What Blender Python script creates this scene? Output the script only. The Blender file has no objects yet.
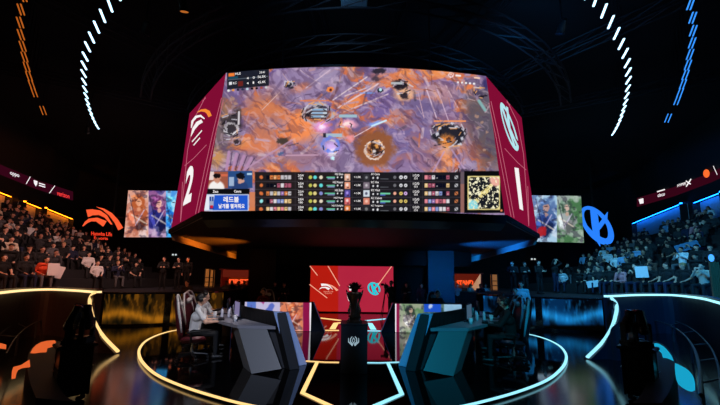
import bpy, bmesh, math, random
import numpy as np
from mathutils import Vector, Matrix, Euler
random.seed(7); rng = np.random.default_rng(7)
S = bpy.context.scene
COL = S.collection
H = 1.75; F = 300.0; PITCH = math.radians(7.0); ROLL = math.radians(0.7)
PX, PY = 354.0, 280.0 - 300.0*math.tan(PITCH)

# ------------------------------------------------------------------ camera
cam = bpy.data.cameras.new('camera'); co = bpy.data.objects.new('camera', cam); COL.objects.link(co)
cam.sensor_width = 36; cam.lens = 36*F/720; cam.clip_end = 300
cr, sr = math.cos(ROLL), math.sin(ROLL)
co.matrix_world = Matrix.Translation((0, 0, H)) @ Matrix.Rotation(math.pi/2+PITCH, 4, 'X') @ Matrix.Rotation(ROLL, 4, 'Z')
cam.shift_x = (360-PX)/720; cam.shift_y = (PY-202.5)/720
S.camera = co
RW = co.matrix_world.to_3x3()
ORG = Vector((0, 0, H))
def ray(px, py):
    return RW @ Vector(((px-PX)/F, -(py-PY)/F, -1))
def at(px, py, Y):
    d = ray(px, py); return ORG + d*(Y/d.y)
def atz(px, py, z):
    d = ray(px, py); return ORG + d*((z-H)/d.z)
RWI = RW.inverted()
def project(p):
    c = RWI @ (Vector(p)-ORG); return (PX + F*c.x/-c.z, PY - F*c.y/-c.z)
def sym(px, py): # photo pixel on the other side of the axis
    x = px-PX; y = py-280; xr = x*cr+y*sr; yr = -x*sr+y*cr; xr = -xr
    return (PX+xr*cr-yr*sr, 280+xr*sr+yr*cr)

# ------------------------------------------------------------------ materials
def lin(c):
    return tuple(((v/12.92) if v <= .04045 else ((v+.055)/1.055)**2.4) for v in c[:3])
MATS = {}
def mat(name, rgb, rough=.6, metal=0., bump=0., scale=30., emit=None, strength=1., var=.0, spec=.5):
    if name in MATS: return MATS[name]
    m = bpy.data.materials.new(name); m.use_nodes = True; nt = m.node_tree; b = nt.nodes['Principled BSDF']
    c = lin(rgb); b.inputs['Base Color'].default_value = (*c, 1); b.inputs['Roughness'].default_value = rough; b.inputs['Metallic'].default_value = metal
    b.inputs['Specular IOR Level'].default_value = spec
    if emit is not None:
        b.inputs['Emission Color'].default_value = (*lin(emit), 1); b.inputs['Emission Strength'].default_value = strength
    if bump or var:
        tc = nt.nodes.new('ShaderNodeTexCoord'); n = nt.nodes.new('ShaderNodeTexNoise'); n.inputs['Scale'].default_value = scale; n.inputs['Detail'].default_value = 4
        nt.links.new(tc.outputs['Object'], n.inputs['Vector'])
        if bump:
            bp = nt.nodes.new('ShaderNodeBump'); bp.inputs['Strength'].default_value = bump; bp.inputs['Distance'].default_value = .02
            nt.links.new(n.outputs['Fac'], bp.inputs['Height']); nt.links.new(bp.outputs['Normal'], b.inputs['Normal'])
        if var:
            mx = nt.nodes.new('ShaderNodeMix'); mx.data_type = 'RGBA'
            mx.inputs['A'].default_value = (*[v*(1-var) for v in c], 1); mx.inputs['B'].default_value = (*[min(1, v*(1+var)) for v in c], 1)
            nt.links.new(n.outputs['Fac'], mx.inputs['Factor']); nt.links.new(mx.outputs['Result'], b.inputs['Base Color'])
    MATS[name] = m; return m
def glow(name, rgb, s=1.):
    if name in MATS: return MATS[name]
    m = bpy.data.materials.new(name); m.use_nodes = True; nt = m.node_tree; nt.nodes.clear()
    e = nt.nodes.new('ShaderNodeEmission'); o = nt.nodes.new('ShaderNodeOutputMaterial')
    e.inputs['Color'].default_value = (*lin(rgb), 1); e.inputs['Strength'].default_value = s
    nt.links.new(e.outputs[0], o.inputs[0]); MATS[name] = m; return m
def screen_mat(name, s=1.):
    m = bpy.data.materials.new(name); m.use_nodes = True; nt = m.node_tree; nt.nodes.clear()
    a = nt.nodes.new('ShaderNodeAttribute'); a.attribute_name = 'picture'
    e = nt.nodes.new('ShaderNodeEmission'); o = nt.nodes.new('ShaderNodeOutputMaterial'); e.inputs['Strength'].default_value = s
    nt.links.new(a.outputs['Color'], e.inputs['Color']); nt.links.new(e.outputs[0], o.inputs[0]); return m
SCR = screen_mat('led_picture', 1.0)

BLACK = mat('matte_black', (.045, .045, .05), .7, bump=.2)
WALLM = mat('black_wall_fabric', (.05, .05, .055), .9, bump=.3, scale=12)
CEILM = mat('black_ceiling', (.06, .065, .07), .9, bump=.4, scale=3)
TRUSS = mat('dark_truss_metal', (.13, .14, .16), .5, .5, var=.3)
HOUSE = mat('housing_black', (.10, .11, .13), .38, .2, bump=.1, scale=8)
CASE = mat('equipment_black', (.07, .07, .08), .35, .2, bump=.1)
STEEL = mat('brushed_steel', (.55, .56, .58), .3, .9, var=.2)
FLOORM = mat('black_polished_floor', (.03, .03, .035), .13, 0, bump=.03, scale=2.2, spec=.7)
DISCM = mat('black_mirror_stage', (.015, .015, .02), .045, 0, bump=.006, scale=3, spec=1.0)
CONC = mat('dark_stand_concrete', (.10, .10, .11), .8, bump=.3, scale=6, var=.2)
GOLD = glow('gold_led', (1., .81, .52), 1.3); GOLDB = glow('gold_led_bright', (1., .84, .58), 1.5)
CYAN = glow('cyan_led', (.60, .91, 1.), 1.2); CYANB = glow('cyan_led_bright', (.62, .94, 1.), 1.5)
WHITE = glow('white_graphic', (1., .98, .98), .95)
PINK = glow('pink_graphic', (.86, .45, .55), .8)
CRIM = glow('crimson_graphic', (.46, .055, .17), 1.)

# ------------------------------------------------------------------ mesh helpers
class MB:
    def __init__(s): s.v = []; s.f = []; s.m = []
    def add(s, vs, fs, mi=0):
        o = len(s.v); s.v += [tuple(p) for p in vs]; s.f += [tuple(o+i for i in f) for f in fs]; s.m += [mi]*len(fs); return s
    def box(s, c, d, rz=0, mi=0, M=None):
        x, y, z = d[0]/2, d[1]/2, d[2]/2
        vs = [Vector((a*x, b*y, e*z)) for a in (-1, 1) for b in (-1, 1) for e in (-1, 1)]
        R = M if M is not None else Matrix.Rotation(rz, 3, 'Z')
        vs = [R @ v + Vector(c) for v in vs]
        return s.add(vs, [(0, 1, 3, 2), (4, 6, 7, 5), (0, 4, 5, 1), (2, 3, 7, 6), (0, 2, 6, 4), (1, 5, 7, 3)], mi)
    def rbox(s, c, d, r=.02, rz=0, mi=0, M=None):  # box with chamfered edges
        bm = bmesh.new(); bmesh.ops.create_cube(bm, size=1)
        for v in bm.verts: v.co = Vector((v.co.x*d[0], v.co.y*d[1], v.co.z*d[2]))
        bmesh.ops.bevel(bm, geom=bm.edges[:], offset=min(r, min(d)*.45), segments=2, affect='EDGES')
        R = M if M is not None else Matrix.Rotation(rz, 3, 'Z')
        bm.verts.index_update()
        s.add([R @ v.co + Vector(c) for v in bm.verts], [[v.index for v in f.verts] for f in bm.faces], mi); bm.free(); return s
    def tube(s, pts, r, n=8, mi=0, ref=None):
        pts = [Vector(p) for p in pts]; rs = r if isinstance(r, (list, tuple)) else [r]*len(pts)
        vs = []; N = len(pts)
        for i, p in enumerate(pts):
            t = (pts[min(i+1, N-1)]-pts[max(i-1, 0)]).normalized()
            a = t.cross(Vector(ref or (0, 0, 1)))
            if a.length < .05: a = t.cross(Vector((0, 1, 0)))
            a.normalize(); b = t.cross(a).normalized()
            for k in range(n):
                w = 2*math.pi*k/n; vs.append(p+(a*math.cos(w)+b*math.sin(w))*rs[i])
        fs = [(i*n+k, i*n+(k+1) % n, (i+1)*n+(k+1) % n, (i+1)*n+k) for i in range(N-1) for k in range(n)]
        fs += [tuple(range(n-1, -1, -1)), tuple((N-1)*n+k for k in range(n))]
        return s.add(vs, fs, mi)
    def lathe(s, prof, c=(0, 0, 0), n=24, mi=0, M=None):
        vs = []; R = M or Matrix.Identity(3)
        for r, z in prof:
            for k in range(n):
                w = 2*math.pi*k/n; vs.append(R @ Vector((r*math.cos(w), r*math.sin(w), z)) + Vector(c))
        N = len(prof)
        fs = [(i*n+k, i*n+(k+1) % n, (i+1)*n+(k+1) % n, (i+1)*n+k) for i in range(N-1) for k in range(n)]
        fs += [tuple(range(n-1, -1, -1)), tuple((N-1)*n+k for k in range(n))]
        return s.add(vs, fs, mi)
    def prism(s, poly, off, mi=0):  # poly: list of 3D points, off: extrusion vector
        n = len(poly); a = [Vector(p) for p in poly]; b = [p+Vector(off) for p in a]
        fs = [tuple(range(n)), tuple(range(2*n-1, n-1, -1))]+[(i, i+n, (i+1) % n+n, (i+1) % n) for i in range(n)]
        return s.add(a+b, fs, mi)
    def loft(s, sections, mi=0, cap=True):  # list of rings of equal length
        n = len(sections[0]); vs = [p for r in sections for p in r]; N = len(sections)
        fs = [(i*n+k, i*n+(k+1) % n, (i+1)*n+(k+1) % n, (i+1)*n+k) for i in range(N-1) for k in range(n)]
        if cap: fs += [tuple(range(n-1, -1, -1)), tuple((N-1)*n+k for k in range(n))]
        return s.add(vs, fs, mi)
    def ball(s, c, r, n=12, mi=0, M=None):
        r = r if isinstance(r, (tuple, list)) else (r, r, r); R = M or Matrix.Identity(3)
        vs = []; m = n//2+1
        for i in range(1, m):
            t = math.pi*i/m
            for k in range(n):
                w = 2*math.pi*k/n; vs.append(R @ Vector((r[0]*math.sin(t)*math.cos(w), r[1]*math.sin(t)*math.sin(w), r[2]*math.cos(t)))+Vector(c))
        top = len(vs); vs.append(R @ Vector((0, 0, r[2]))+Vector(c)); vs.append(R @ Vector((0, 0, -r[2]))+Vector(c))
        fs = [(i*n+k, (i+1)*n+k, (i+1)*n+(k+1) % n, i*n+(k+1) % n) for i in range(m-2) for k in range(n)]
        fs += [(top, k, (k+1) % n) for k in range(n)]+[(top+1, (m-2)*n+(k+1) % n, (m-2)*n+k) for k in range(n)]
        return s.add(vs, fs, mi)
    def build(s, name, mats, parent=None, smooth=False, fix=True):
        me = bpy.data.meshes.new(name); me.from_pydata(s.v, [], s.f)
        mats = mats if isinstance(mats, (list, tuple)) else [mats]
        for m in mats: me.materials.append(m)
        if len(mats) > 1: me.polygons.foreach_set('material_index', s.m)
        if fix:
            bm = bmesh.new(); bm.from_mesh(me); bmesh.ops.recalc_face_normals(bm, faces=bm.faces[:]); bm.to_mesh(me); bm.free()
        if smooth: me.polygons.foreach_set('use_smooth', [True]*len(me.polygons))
        me.update()
        return link(name, me, parent)
def link(name, me, parent=None):
    o = bpy.data.objects.new(name, me); COL.objects.link(o)
    if parent is not None:
        o.parent = parent
        p = parent; M = Matrix.Identity(4)
        o.matrix_parent_inverse = wm(parent).inverted() if parent.get('_world') else Matrix.Identity(4)
    return o
def wm(o):
    M = Matrix.LocRotScale(o.location, o.rotation_euler, o.scale)
    return (wm(o.parent) @ o.matrix_parent_inverse @ M) if o.parent else M
def tag(o, label=None, cat=None, group=None, kind=None):
    if label: o['label'] = label
    if cat: o['category'] = cat
    if group: o['group'] = group
    if kind: o['kind'] = kind
    return o
def thing(name, label, cat, loc=(0, 0, 0), rz=0, group=None, world=False):
    """Empty at the thing's base. world=True: its parts are written in world coordinates."""
    o = bpy.data.objects.new(name, None); COL.objects.link(o); o.location = loc; o.rotation_euler = (0, 0, rz); o.empty_display_size = .2
    if world: o['_world'] = 1
    return tag(o, label, cat, group)
def struct(o): o['kind'] = 'structure'; return o
def dup(o, parent=None):
    c = o.copy(); COL.objects.link(c)
    if parent is not None: c.parent = parent
    for ch in list(o.children): dup(ch, c)
    return c
ORD = 'first second third fourth fifth sixth seventh eighth ninth tenth eleventh twelfth thirteenth fourteenth fifteenth sixteenth seventeenth eighteenth nineteenth twentieth'.split()
ORD += ['twenty-'+w for w in ORD[:9]]+['thirtieth']+['thirty-'+w for w in ORD[:9]]

# ------------------------------------------------------------------ surfaces and graphics on them
def bil(a, b, c, d):   # a,b bottom left/right  d,c top left/right
    a, b, c, d = map(Vector, (a, b, c, d))
    return lambda u, v: (a*(1-u)+b*u)*(1-v)+(d*(1-u)+c*u)*v
def hit(Sf, px, py, lift=0.):
    u, v = .5, .5
    for _ in range(12):
        p = Sf(u, v); q = project(p); e = (px-q[0], py-q[1])
        if abs(e[0])+abs(e[1]) < 1e-4: break
        h = 1e-3
        qu = project(Sf(u+h, v)); qv = project(Sf(u, v+h))
        a, b, c, d = (qu[0]-q[0])/h, (qv[0]-q[0])/h, (qu[1]-q[1])/h, (qv[1]-q[1])/h
        det = a*d-b*c
        u += (d*e[0]-b*e[1])/det; v += (-c*e[0]+a*e[1])/det
    p = Sf(u, v); h = 1e-3
    n = (Sf(u+h, v)-p).cross(Sf(u, v+h)-p).normalized()
    if n.dot(ORG-p) < 0: n = -n
    return p+n*lift, n
def picture(name, Sf, nu, nv, fn, parent, ss=1):
    U, V = np.meshgrid(np.linspace(0, 1, nu), np.linspace(0, 1, nv))
    pts = [Sf(u, v) for u, v in zip(U.ravel(), V.ravel())]
    P = np.array([tuple(p) for p in pts])
    C = (P-np.array(ORG)) @ np.array(RWI).T
    x = PX+F*C[:, 0]/-C[:, 2]; y = PY-F*C[:, 1]/-C[:, 2]
    rgb = np.clip(fn(x, y), 0, 1)
    l = np.where(rgb <= .04045, rgb/12.92, ((rgb+.055)/1.055)**2.4)
    i = (np.arange(nv-1)[:, None]*nu+np.arange(nu-1)[None, :]).ravel()
    faces = np.stack([i, i+1, i+nu+1, i+nu], 1)
    me = bpy.data.meshes.new(name); me.from_pydata(P.tolist(), [], faces.tolist()); me.materials.append(SCR)
    at_ = me.attributes.new('picture', 'FLOAT_COLOR', 'POINT')
    at_.data.foreach_set('color', np.concatenate([l, np.ones((len(l), 1))], 1).astype(np.float32).ravel()); me.update()
    return link(name, me, parent)
def flat(name, Sf, polys, m, parent, lift=.015, thick=0.):
    """polys: list of photo-traced outlines laid on the real surface Sf"""
    mb = MB()
    for pl in polys:
        hs = [hit(Sf, x, y, lift) for x, y in pl]; ps = [h[0] for h in hs]
        if thick: mb.prism([h[0]+h[1]*thick for h in hs], -hs[0][1]*thick)
        else: mb.add(ps, [tuple(range(len(ps)))])
    return mb.build(name, m, parent, fix=bool(thick))
def stroke(pts, w):   # px polyline -> list of quads
    out = []
    ws = w if isinstance(w, (list, tuple)) else [w]*len(pts)
    nrm = []
    for i in range(len(pts)):
        a = pts[max(i-1, 0)]; b = pts[min(i+1, len(pts)-1)]; dx, dy = b[0]-a[0], b[1]-a[1]; L = math.hypot(dx, dy) or 1
        nrm.append((-dy/L, dx/L))
    for i in range(len(pts)-1):
        (x0, y0), (x1, y1) = pts[i], pts[i+1]; n0, n1 = nrm[i], nrm[i+1]; a, b = ws[i]/2, ws[i+1]/2
        out.append([(x0-n0[0]*a, y0-n0[1]*a), (x1-n1[0]*b, y1-n1[1]*b), (x1+n1[0]*b, y1+n1[1]*b), (x0+n0[0]*a, y0+n0[1]*a)])
    return out
TXT = {}
def text_geo(s, bold=0.):
    if (s, bold) in TXT: return TXT[(s, bold)]
    c = bpy.data.curves.new('t', 'FONT'); c.body = s; c.size = 1; c.offset = bold; c.resolution_u = 3
    o = bpy.data.objects.new('t', c); COL.objects.link(o); bpy.context.view_layer.update()
    me = bpy.data.meshes.new_from_object(o.evaluated_get(bpy.context.evaluated_depsgraph_get()))
    v = np.array([tuple(p.co)[:2] for p in me.vertices]) if len(me.vertices) else np.zeros((1, 2)); f = [tuple(p.vertices) for p in me.polygons]
    bpy.data.objects.remove(o); bpy.data.curves.remove(c); bpy.data.meshes.remove(me)
    v = (v-v.min(0))/np.maximum(v.max(0)-v.min(0), 1e-6)
    TXT[(s, bold)] = (v, f); return TXT[(s, bold)]
def text(name, Sf, s, quad, m, parent, bold=0., lift=.02, thick=0.):
    """quad px: bottom-left, bottom-right, top-right, top-left; items may be many (s, quad)"""
    items = [(s, quad)] if isinstance(s, str) else s
    mb = MB()
    for st, q in items:
        v, f = text_geo(st, bold); ps = []; nn = None
        for u, w in v:
            x = (q[0][0]*(1-u)+q[1][0]*u)*(1-w)+(q[3][0]*(1-u)+q[2][0]*u)*w
            y = (q[0][1]*(1-u)+q[1][1]*u)*(1-w)+(q[3][1]*(1-u)+q[2][1]*u)*w
            p, n = hit(Sf, x, y, lift+thick); ps.append(p); nn = n
        mb.add(ps, f)
    o = mb.build(name, m, parent, fix=False)
    if thick:
        md = o.modifiers.new('depth', 'SOLIDIFY'); md.thickness = thick; md.offset = 0
    return o
def boxq(x0, y0, x1, y1, s=0.):  # text quad; s = slope of the baseline (dy per px)
    d = (x1-x0)*s; return [(x0, y1), (x1, y1+d), (x1, y0+d), (x0, y0)]
def mapq(poly, q):  # unit-square outline (v down) -> px quad (tl,tr,br,bl)
    out = []
    for u, v in poly:
        x = (q[0][0]*(1-u)+q[1][0]*u)*(1-v)+(q[3][0]*(1-u)+q[2][0]*u)*v
        y = (q[0][1]*(1-u)+q[1][1]*u)*(1-v)+(q[3][1]*(1-u)+q[2][1]*u)*v
        out.append((x, y))
    return out
# swoosh emblem, traced in a 250 x 145 box
def _n(l, w=240., h=140., ox=497., oy=102.): return [((x-ox)/w, (y-oy)/h) for x, y in l]
SW_A = [_n(q) for q in ([(520, 120), (555, 117), (553, 152), (530, 162)], [(555, 117), (600, 124), (592, 150), (553, 152)], [(600, 124), (640, 152), (628, 166), (592, 150)], [(640, 152), (672, 207), (666, 207), (628, 166)])]
SW_B = [_n(q) for q in ([(497, 218), (512, 192), (524, 197)], [(512, 192), (535, 173), (545, 188), (524, 197)], [(535, 173), (585, 167), (578, 189), (545, 188)], [(585, 167), (638, 187), (617, 219), (578, 189)])]
SW_C = [_n(q) for q in ([(578, 102), (622, 112), (618, 122)], [(622, 112), (668, 138), (655, 153), (618, 122)], [(668, 138), (705, 178), (688, 196), (655, 153)], [(705, 178), (736, 226), (710, 241), (688, 196)])]
# K emblem in unit square
def ell(cx, cy, a, b, w0, w1, t0, t1, n=28, rot=0., wf=None):
    out = []
    for i in range(n):
        q = []
        for t, k in ((i/n, 1), ((i+1)/n, 1), ((i+1)/n, 0), (i/n, 0)):
            ang = t0+(t1-t0)*t; wd = (wf(ang) if wf else (w0+(w1-w0)*t))*k
            x, y = (a-wd)*math.cos(ang), (b-wd)*math.sin(ang)
            q.append((cx+x*math.cos(rot)-y*math.sin(rot), cy+x*math.sin(rot)+y*math.cos(rot)))
        out.append(q)
    return out
KEMB = ell(.5, .5, .5, .40, .10, .12, -.2, 2*math.pi-.5, 30, 1.0)+[[(.24, .10), (.40, .02), (.60, .98), (.44, .90)], [(.42, .46), (.74, .08), (.88, .10), (.56, .56)], [(.47, .60), (.58, .50), (.80, .86), (.70, .92)]]

# ------------------------------------------------------------------ noise for pictures
def _h(i, j, s): 
    n = (i*374761393+j*668265263+s*1442695041) & 0x7fffffff; n = ((n ^ (n >> 13))*1274126177) & 0x7fffffff
    return (n ^ (n >> 16))/0x7fffffff
def vnoise(x, y, s=0):
    i = np.floor(x).astype(np.int64); j = np.floor(y).astype(np.int64); fx = x-i; fy = y-j; fx = fx*fx*(3-2*fx); fy = fy*fy*(3-2*fy)
    return (_h(i, j, s)*(1-fx)+_h(i+1, j, s)*fx)*(1-fy)+(_h(i, j+1, s)*(1-fx)+_h(i+1, j+1, s)*fx)*fy
def fbm(x, y, s=0, o=4):
    t = 0; a = .5; w = 0
    for k in range(o): t = t+a*vnoise(x*2**k+17.3*k, y*2**k+9.1*k, s+k); w += a; a *= .55
    return t/w
def sst(a, b, x): t = np.clip((x-a)/(b-a), 0, 1); return t*t*(3-2*t)
class Pic:
    def __init__(s, x, y, base): s.x = x; s.y = y; s.wx = x+3.0*(fbm(x/4.5, y/4.5, 61)-.5)+1.4*(vnoise(x/1.3, y/1.3, 62)-.5); s.wy = y+3.0*(fbm(x/4.5, y/4.5, 71)-.5)+1.4*(vnoise(x/1.3, y/1.3, 72)-.5); s.c = np.ones((len(x), 3))*np.array(base)
    def put(s, m, c): m = np.clip(m, 0, 1)[:, None]; s.c = s.c*(1-m)+np.array(c)*m
    def blob(s, cx, cy, rx, ry, c, a=1., soft=.6, ang=0., wob=0.):
        dx, dy = (s.wx-cx, s.wy-cy) if soft > .25 and rx > 2.5 else (s.x-cx, s.y-cy); ca, sa = math.cos(ang), math.sin(ang); u = (dx*ca+dy*sa)/rx; v = (-dx*sa+dy*ca)/ry
        d = np.sqrt(u*u+v*v)
        if wob: d = d+wob*(fbm(s.x/6, s.y/6, 5)-.5)
        s.put(a*(1-sst(1-soft, 1, d)), c)
    def ring(s, cx, cy, rx, ry, w, c, a=1.):
        d = np.sqrt(((s.wx-cx)/rx)**2+((s.wy-cy)/ry)**2); s.put(a*(1-sst(w*.4, w, abs(d-1)))*(.45+.75*vnoise(s.x/3, s.y/3, 81)), c)
    def line(s, x0, y0, x1, y1, w, c, a=1.):
        dx, dy = x1-x0, y1-y0; L = dx*dx+dy*dy; t = np.clip(((s.x-x0)*dx+(s.y-y0)*dy)/L, 0, 1)
        d = np.hypot(s.x-x0-t*dx, s.y-y0-t*dy); s.put(a*(1-sst(w*.35, w, d)), c)
    def rect(s, x0, y0, x1, y1, c, a=1., k=0., ax=None):  # k slope dy/dx, ax shear dx/dy
        y = s.y-(s.x-x0)*k; x = s.x-((s.y-y0)*ax if ax else 0)
        e = .35
        s.put(a*sst(x0-e, x0+e, x)*(1-sst(x1-e, x1+e, x))*sst(y0-e, y0+e, y)*(1-sst(y1-e, y1+e, y)), c)
# ================================================================== THE SETTING
m = MB(); m.box((0, 14, -.06), (80, 50, .12)); o = m.build('floor', FLOORM); struct(o)
m = MB(); m.box((0, 14, 12.6), (80, 50, .3)); struct(m.build('ceiling', CEILM))
m = MB(); m.box((0, 33.5, 6.2), (80, .4, 12.6)); struct(m.build('wall_back', WALLM))
# side walls follow the upper edge of the stands
WL = [Vector((-20.5, 12.9, 0)), Vector((-24.5, 21.8, 0)), Vector((-28.6, 31.0, 0))]
def wall_at(px, py, side=-1):   # point of the side wall's face seen through a pixel
    if side > 0: px, py = sym(px, py)
    d = ray(px, py); a = WL[0]; e = WL[2]-WL[0]
    t = (a.x*e.y-a.y*e.x)/(d.x*e.y-d.y*e.x)
    p = ORG+d*t
    return Vector((p.x*(-side), p.y, p.z)) if side > 0 else p
for sd, nm in ((-1, 'wall_left'), (1, 'wall_right')):
    a = WL[0].copy(); b = WL[2]+(WL[2]-WL[0])*.3; a = a-(WL[2]-WL[0])*.8
    mb = MB(); e = (b-a).normalized(); n = Vector((-e.y, e.x, 0)); n = n if n.x < 0 else -n
    ps = [a, b, b+n*.3, a+n*.3]
    ps = [Vector((-p.x if sd > 0 else p.x, p.y, 0)) for p in ps]
    mb.prism(ps, (0, 0, 12.5)); struct(mb.build(nm, WALLM))
m = MB(); m.box((0, -11, 6.2), (80, .3, 12.6)); struct(m.build('wall_front', WALLM))

# stage disc (a very low polished riser)
DL = [(186.5, 329), (172, 331), (158, 335), (146, 341), (139.5, 349), (140, 358), (147, 367.5), (160, 377), (185, 387.5), (215, 397), (246, 405), (290, 413)]
def smooth(pts, n=6):
    P = [Vector(p) for p in pts]; P = [2*P[0]-P[1]]+P+[2*P[-1]-P[-2]]; out = []
    for i in range(1, len(P)-2):
        for k in range(n):
            t = k/n; a, b, c, d = P[i-1], P[i], P[i+1], P[i+2]
            out.append(.5*((2*b)+(c-a)*t+(2*a-5*b+4*c-d)*t*t+(3*b-a-3*c+d)*t**3))
    out.append(P[-2]); return out
disc = smooth([atz(x, y, .04) for x, y in DL], 5)
left = disc; right = [Vector((-p.x, p.y, p.z)) for p in disc][::-1]
outl = left+right+[Vector((5.2, 12.0, .04)), Vector((2.5, 13.6, .04)), Vector((-2.5, 13.6, .04)), Vector((-5.2, 12.0, .04))]
mb = MB(); mb.prism([Vector((p.x, p.y, 0)) for p in outl], (0, 0, .04)); o = mb.build('floor_stage', DISCM); struct(o)

def strip_on(name, pts, w, m_, label, grp, z=None, h=.012):
    """LED strip of width w lying along a path"""
    pts = [Vector(p) for p in pts]; secs = []
    for i, p in enumerate(pts):
        t = pts[min(i+1, len(pts)-1)]-pts[max(i-1, 0)]; t.z = 0; t.normalize(); n = Vector((-t.y, t.x, 0))*w/2
        secs.append([p-n, p+n, p+n+Vector((0, 0, h)), p-n+Vector((0, 0, h))])
    mb = MB(); mb.loft(secs); o = mb.build(name, m_); tag(o, label, 'light strip', grp); return o
zig = [atz(x, y, .04) for x, y in [(182, 322.5), (177, 326.5), (187, 328.5)]]
strip_on('light_strip', [zig[0]+Vector((0, 0, .0)), zig[1], disc[0]]+disc[1:], .052, GOLD, 'long gold light strip around the curved edge of the stage', 'stage edge lights')
mir = lambda L: [Vector((-p.x, p.y, p.z)) for p in L]
strip_on('light_strip', [mir(zig)[0], mir(zig)[1], mir(disc)[0]]+mir(disc)[1:], .052, CYAN, 'long cyan light strip around the curved edge of the stage', 'stage edge lights')
# floor light lines round the plinth
def fl(pix, side, w, wh, m_=None):
    pts = [atz(x, y, .042) for x, y in pix]
    if side > 0: pts = mir(pts)
    strip_on('floor_light_line', pts, w, m_ or (GOLD if side < 0 else CYAN), wh, 'light lines inlaid in the stage floor')
HEX = [(317, 362.6), (302.4, 393.2), (333, 407.5)]
def off(i, a): return HEX[i]
fl(HEX[:3], -1, .068, 'bent gold light line in the floor beside the trophy plinth')
fl(HEX[:3], 1, .068, 'bent cyan light line in the floor beside the trophy plinth')
fl([(306, 361.2), (325, 362.4), (339, 362.6)], -1, .035, 'short straight gold line joining the bent line to the plinth')
fl([(306, 361.2), (325, 362.4), (339, 362.6)], 1, .035, 'short straight pale cyan line joining the bent line to the plinth')
fl([(263, 326.2), (290, 329.2), (322, 330.4), (339, 330.5)], -1, .09, 'thin curved gold line crossing the floor behind the plinth')
fl([(263, 326.2), (290, 329.2), (322, 330.4), (339, 330.5)], 1, .09, 'thin curved cyan line crossing the floor behind the plinth')
fl([(332.5, 329), (336, 323.2), (342, 322.8)], -1, .2, 'far small hooked gold line behind the plinth')
fl([(332.5, 329), (336, 323.2), (342, 322.8)], 1, .2, 'far small hooked pale blue line behind the plinth')
fl([(318, 317.8), (340, 320.4)], -1, .16, 'farthest slanting gold line below the red backdrop screen')
fl([(318, 317.8), (340, 320.4)], 1, .16, 'farthest slanting blue line below the red backdrop screen')

# raised walkway behind the low fascia, and stands
for sd in (-1, 1):
    pl = [(-9.7, 11.4), (-8.4, 11.5), (-6.9, 12.1), (-6.3, 14), (-6.3, 33.2), (-14, 33.2), (-14.2, 18.6), (-14.4, 8.6), (-13.2, 9.3), (-12.0, 11.2)]
    ps = [Vector((-x*sd if sd > 0 else x, y, 0)) for x, y in pl]
    ps = [Vector((x*(-1 if sd > 0 else 1), y, 0)) for x, y in pl]
    mb = MB(); mb.prism(ps, (0, 0, 1.16)); o = mb.build('floor_walkway_'+('left' if sd < 0 else 'right'), CONC); struct(o)

NROW = 10; Z0 = 1.66; RISE = .44
A0, B0 = Vector((-13.1, 6.0, 0)), Vector((-12.3, 21.0, 0)); A1, B1 = Vector((-20.6, 15.5, 0)), Vector((-27.2, 30.2, 0))
def rowline(k): t = k/(NROW-1); return A0.lerp(A1, t), B0.lerp(B1, t), Z0+RISE*k
for sd in (-1, 1):
    root = thing('grandstand', 'dark stepped grandstand full of spectators on the '+('gold-lit side beside the orange swoosh sign' if sd < 0 else 'blue-lit side beside the round blue emblem'), 'grandstand', (17*sd, 18, 0), 0, None, True)
    for k in range(NROW):
        a, b, z = rowline(k); n = Vector((1, -.25, 0)).normalized()*.22
        if k < NROW-1: a2, b2, _ = rowline(k+1)
        else: a2, b2 = a+Vector((-.75, .3, 0)), b+Vector((-.75, .3, 0))
        ps = [a+n, b+n, b2+n, a2+n]
        if sd > 0: ps = [Vector((-p.x, p.y, 0)) for p in ps]
        ps = [Vector((p.x, p.y, 1.17 if k == 0 else 0)) for p in ps]
        mb = MB(); mb.prism(ps, (0, 0, z-ps[0].z)); mb.build('tier', CONC, root)

# ================================================================== HANGING VIDEO BOARD
BL = at(204, 211.6, 8.5); BR = Vector((-BL.x, BL.y, BL.z)); TL = at(226, 73, 8.8); TR = Vector((-TL.x, TL.y, TL.z))
ZB = BL.z; BULGE = .34
def main_s(u, v):
    p = (BL*(1-u)+BR*u)*(1-v)+(TL*(1-u)+TR*u)*v
    return p-Vector((0, BULGE*(1-(2*u-1)**2), 0))
F2 = atz(171, 229.5, ZB); F3 = atz(236, 252, ZB)
board = thing('hanging_video_board', 'huge angular video board hanging over the stage showing an orange and purple battle', 'video board', (0, 13, ZB), 0, None, True)

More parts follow.
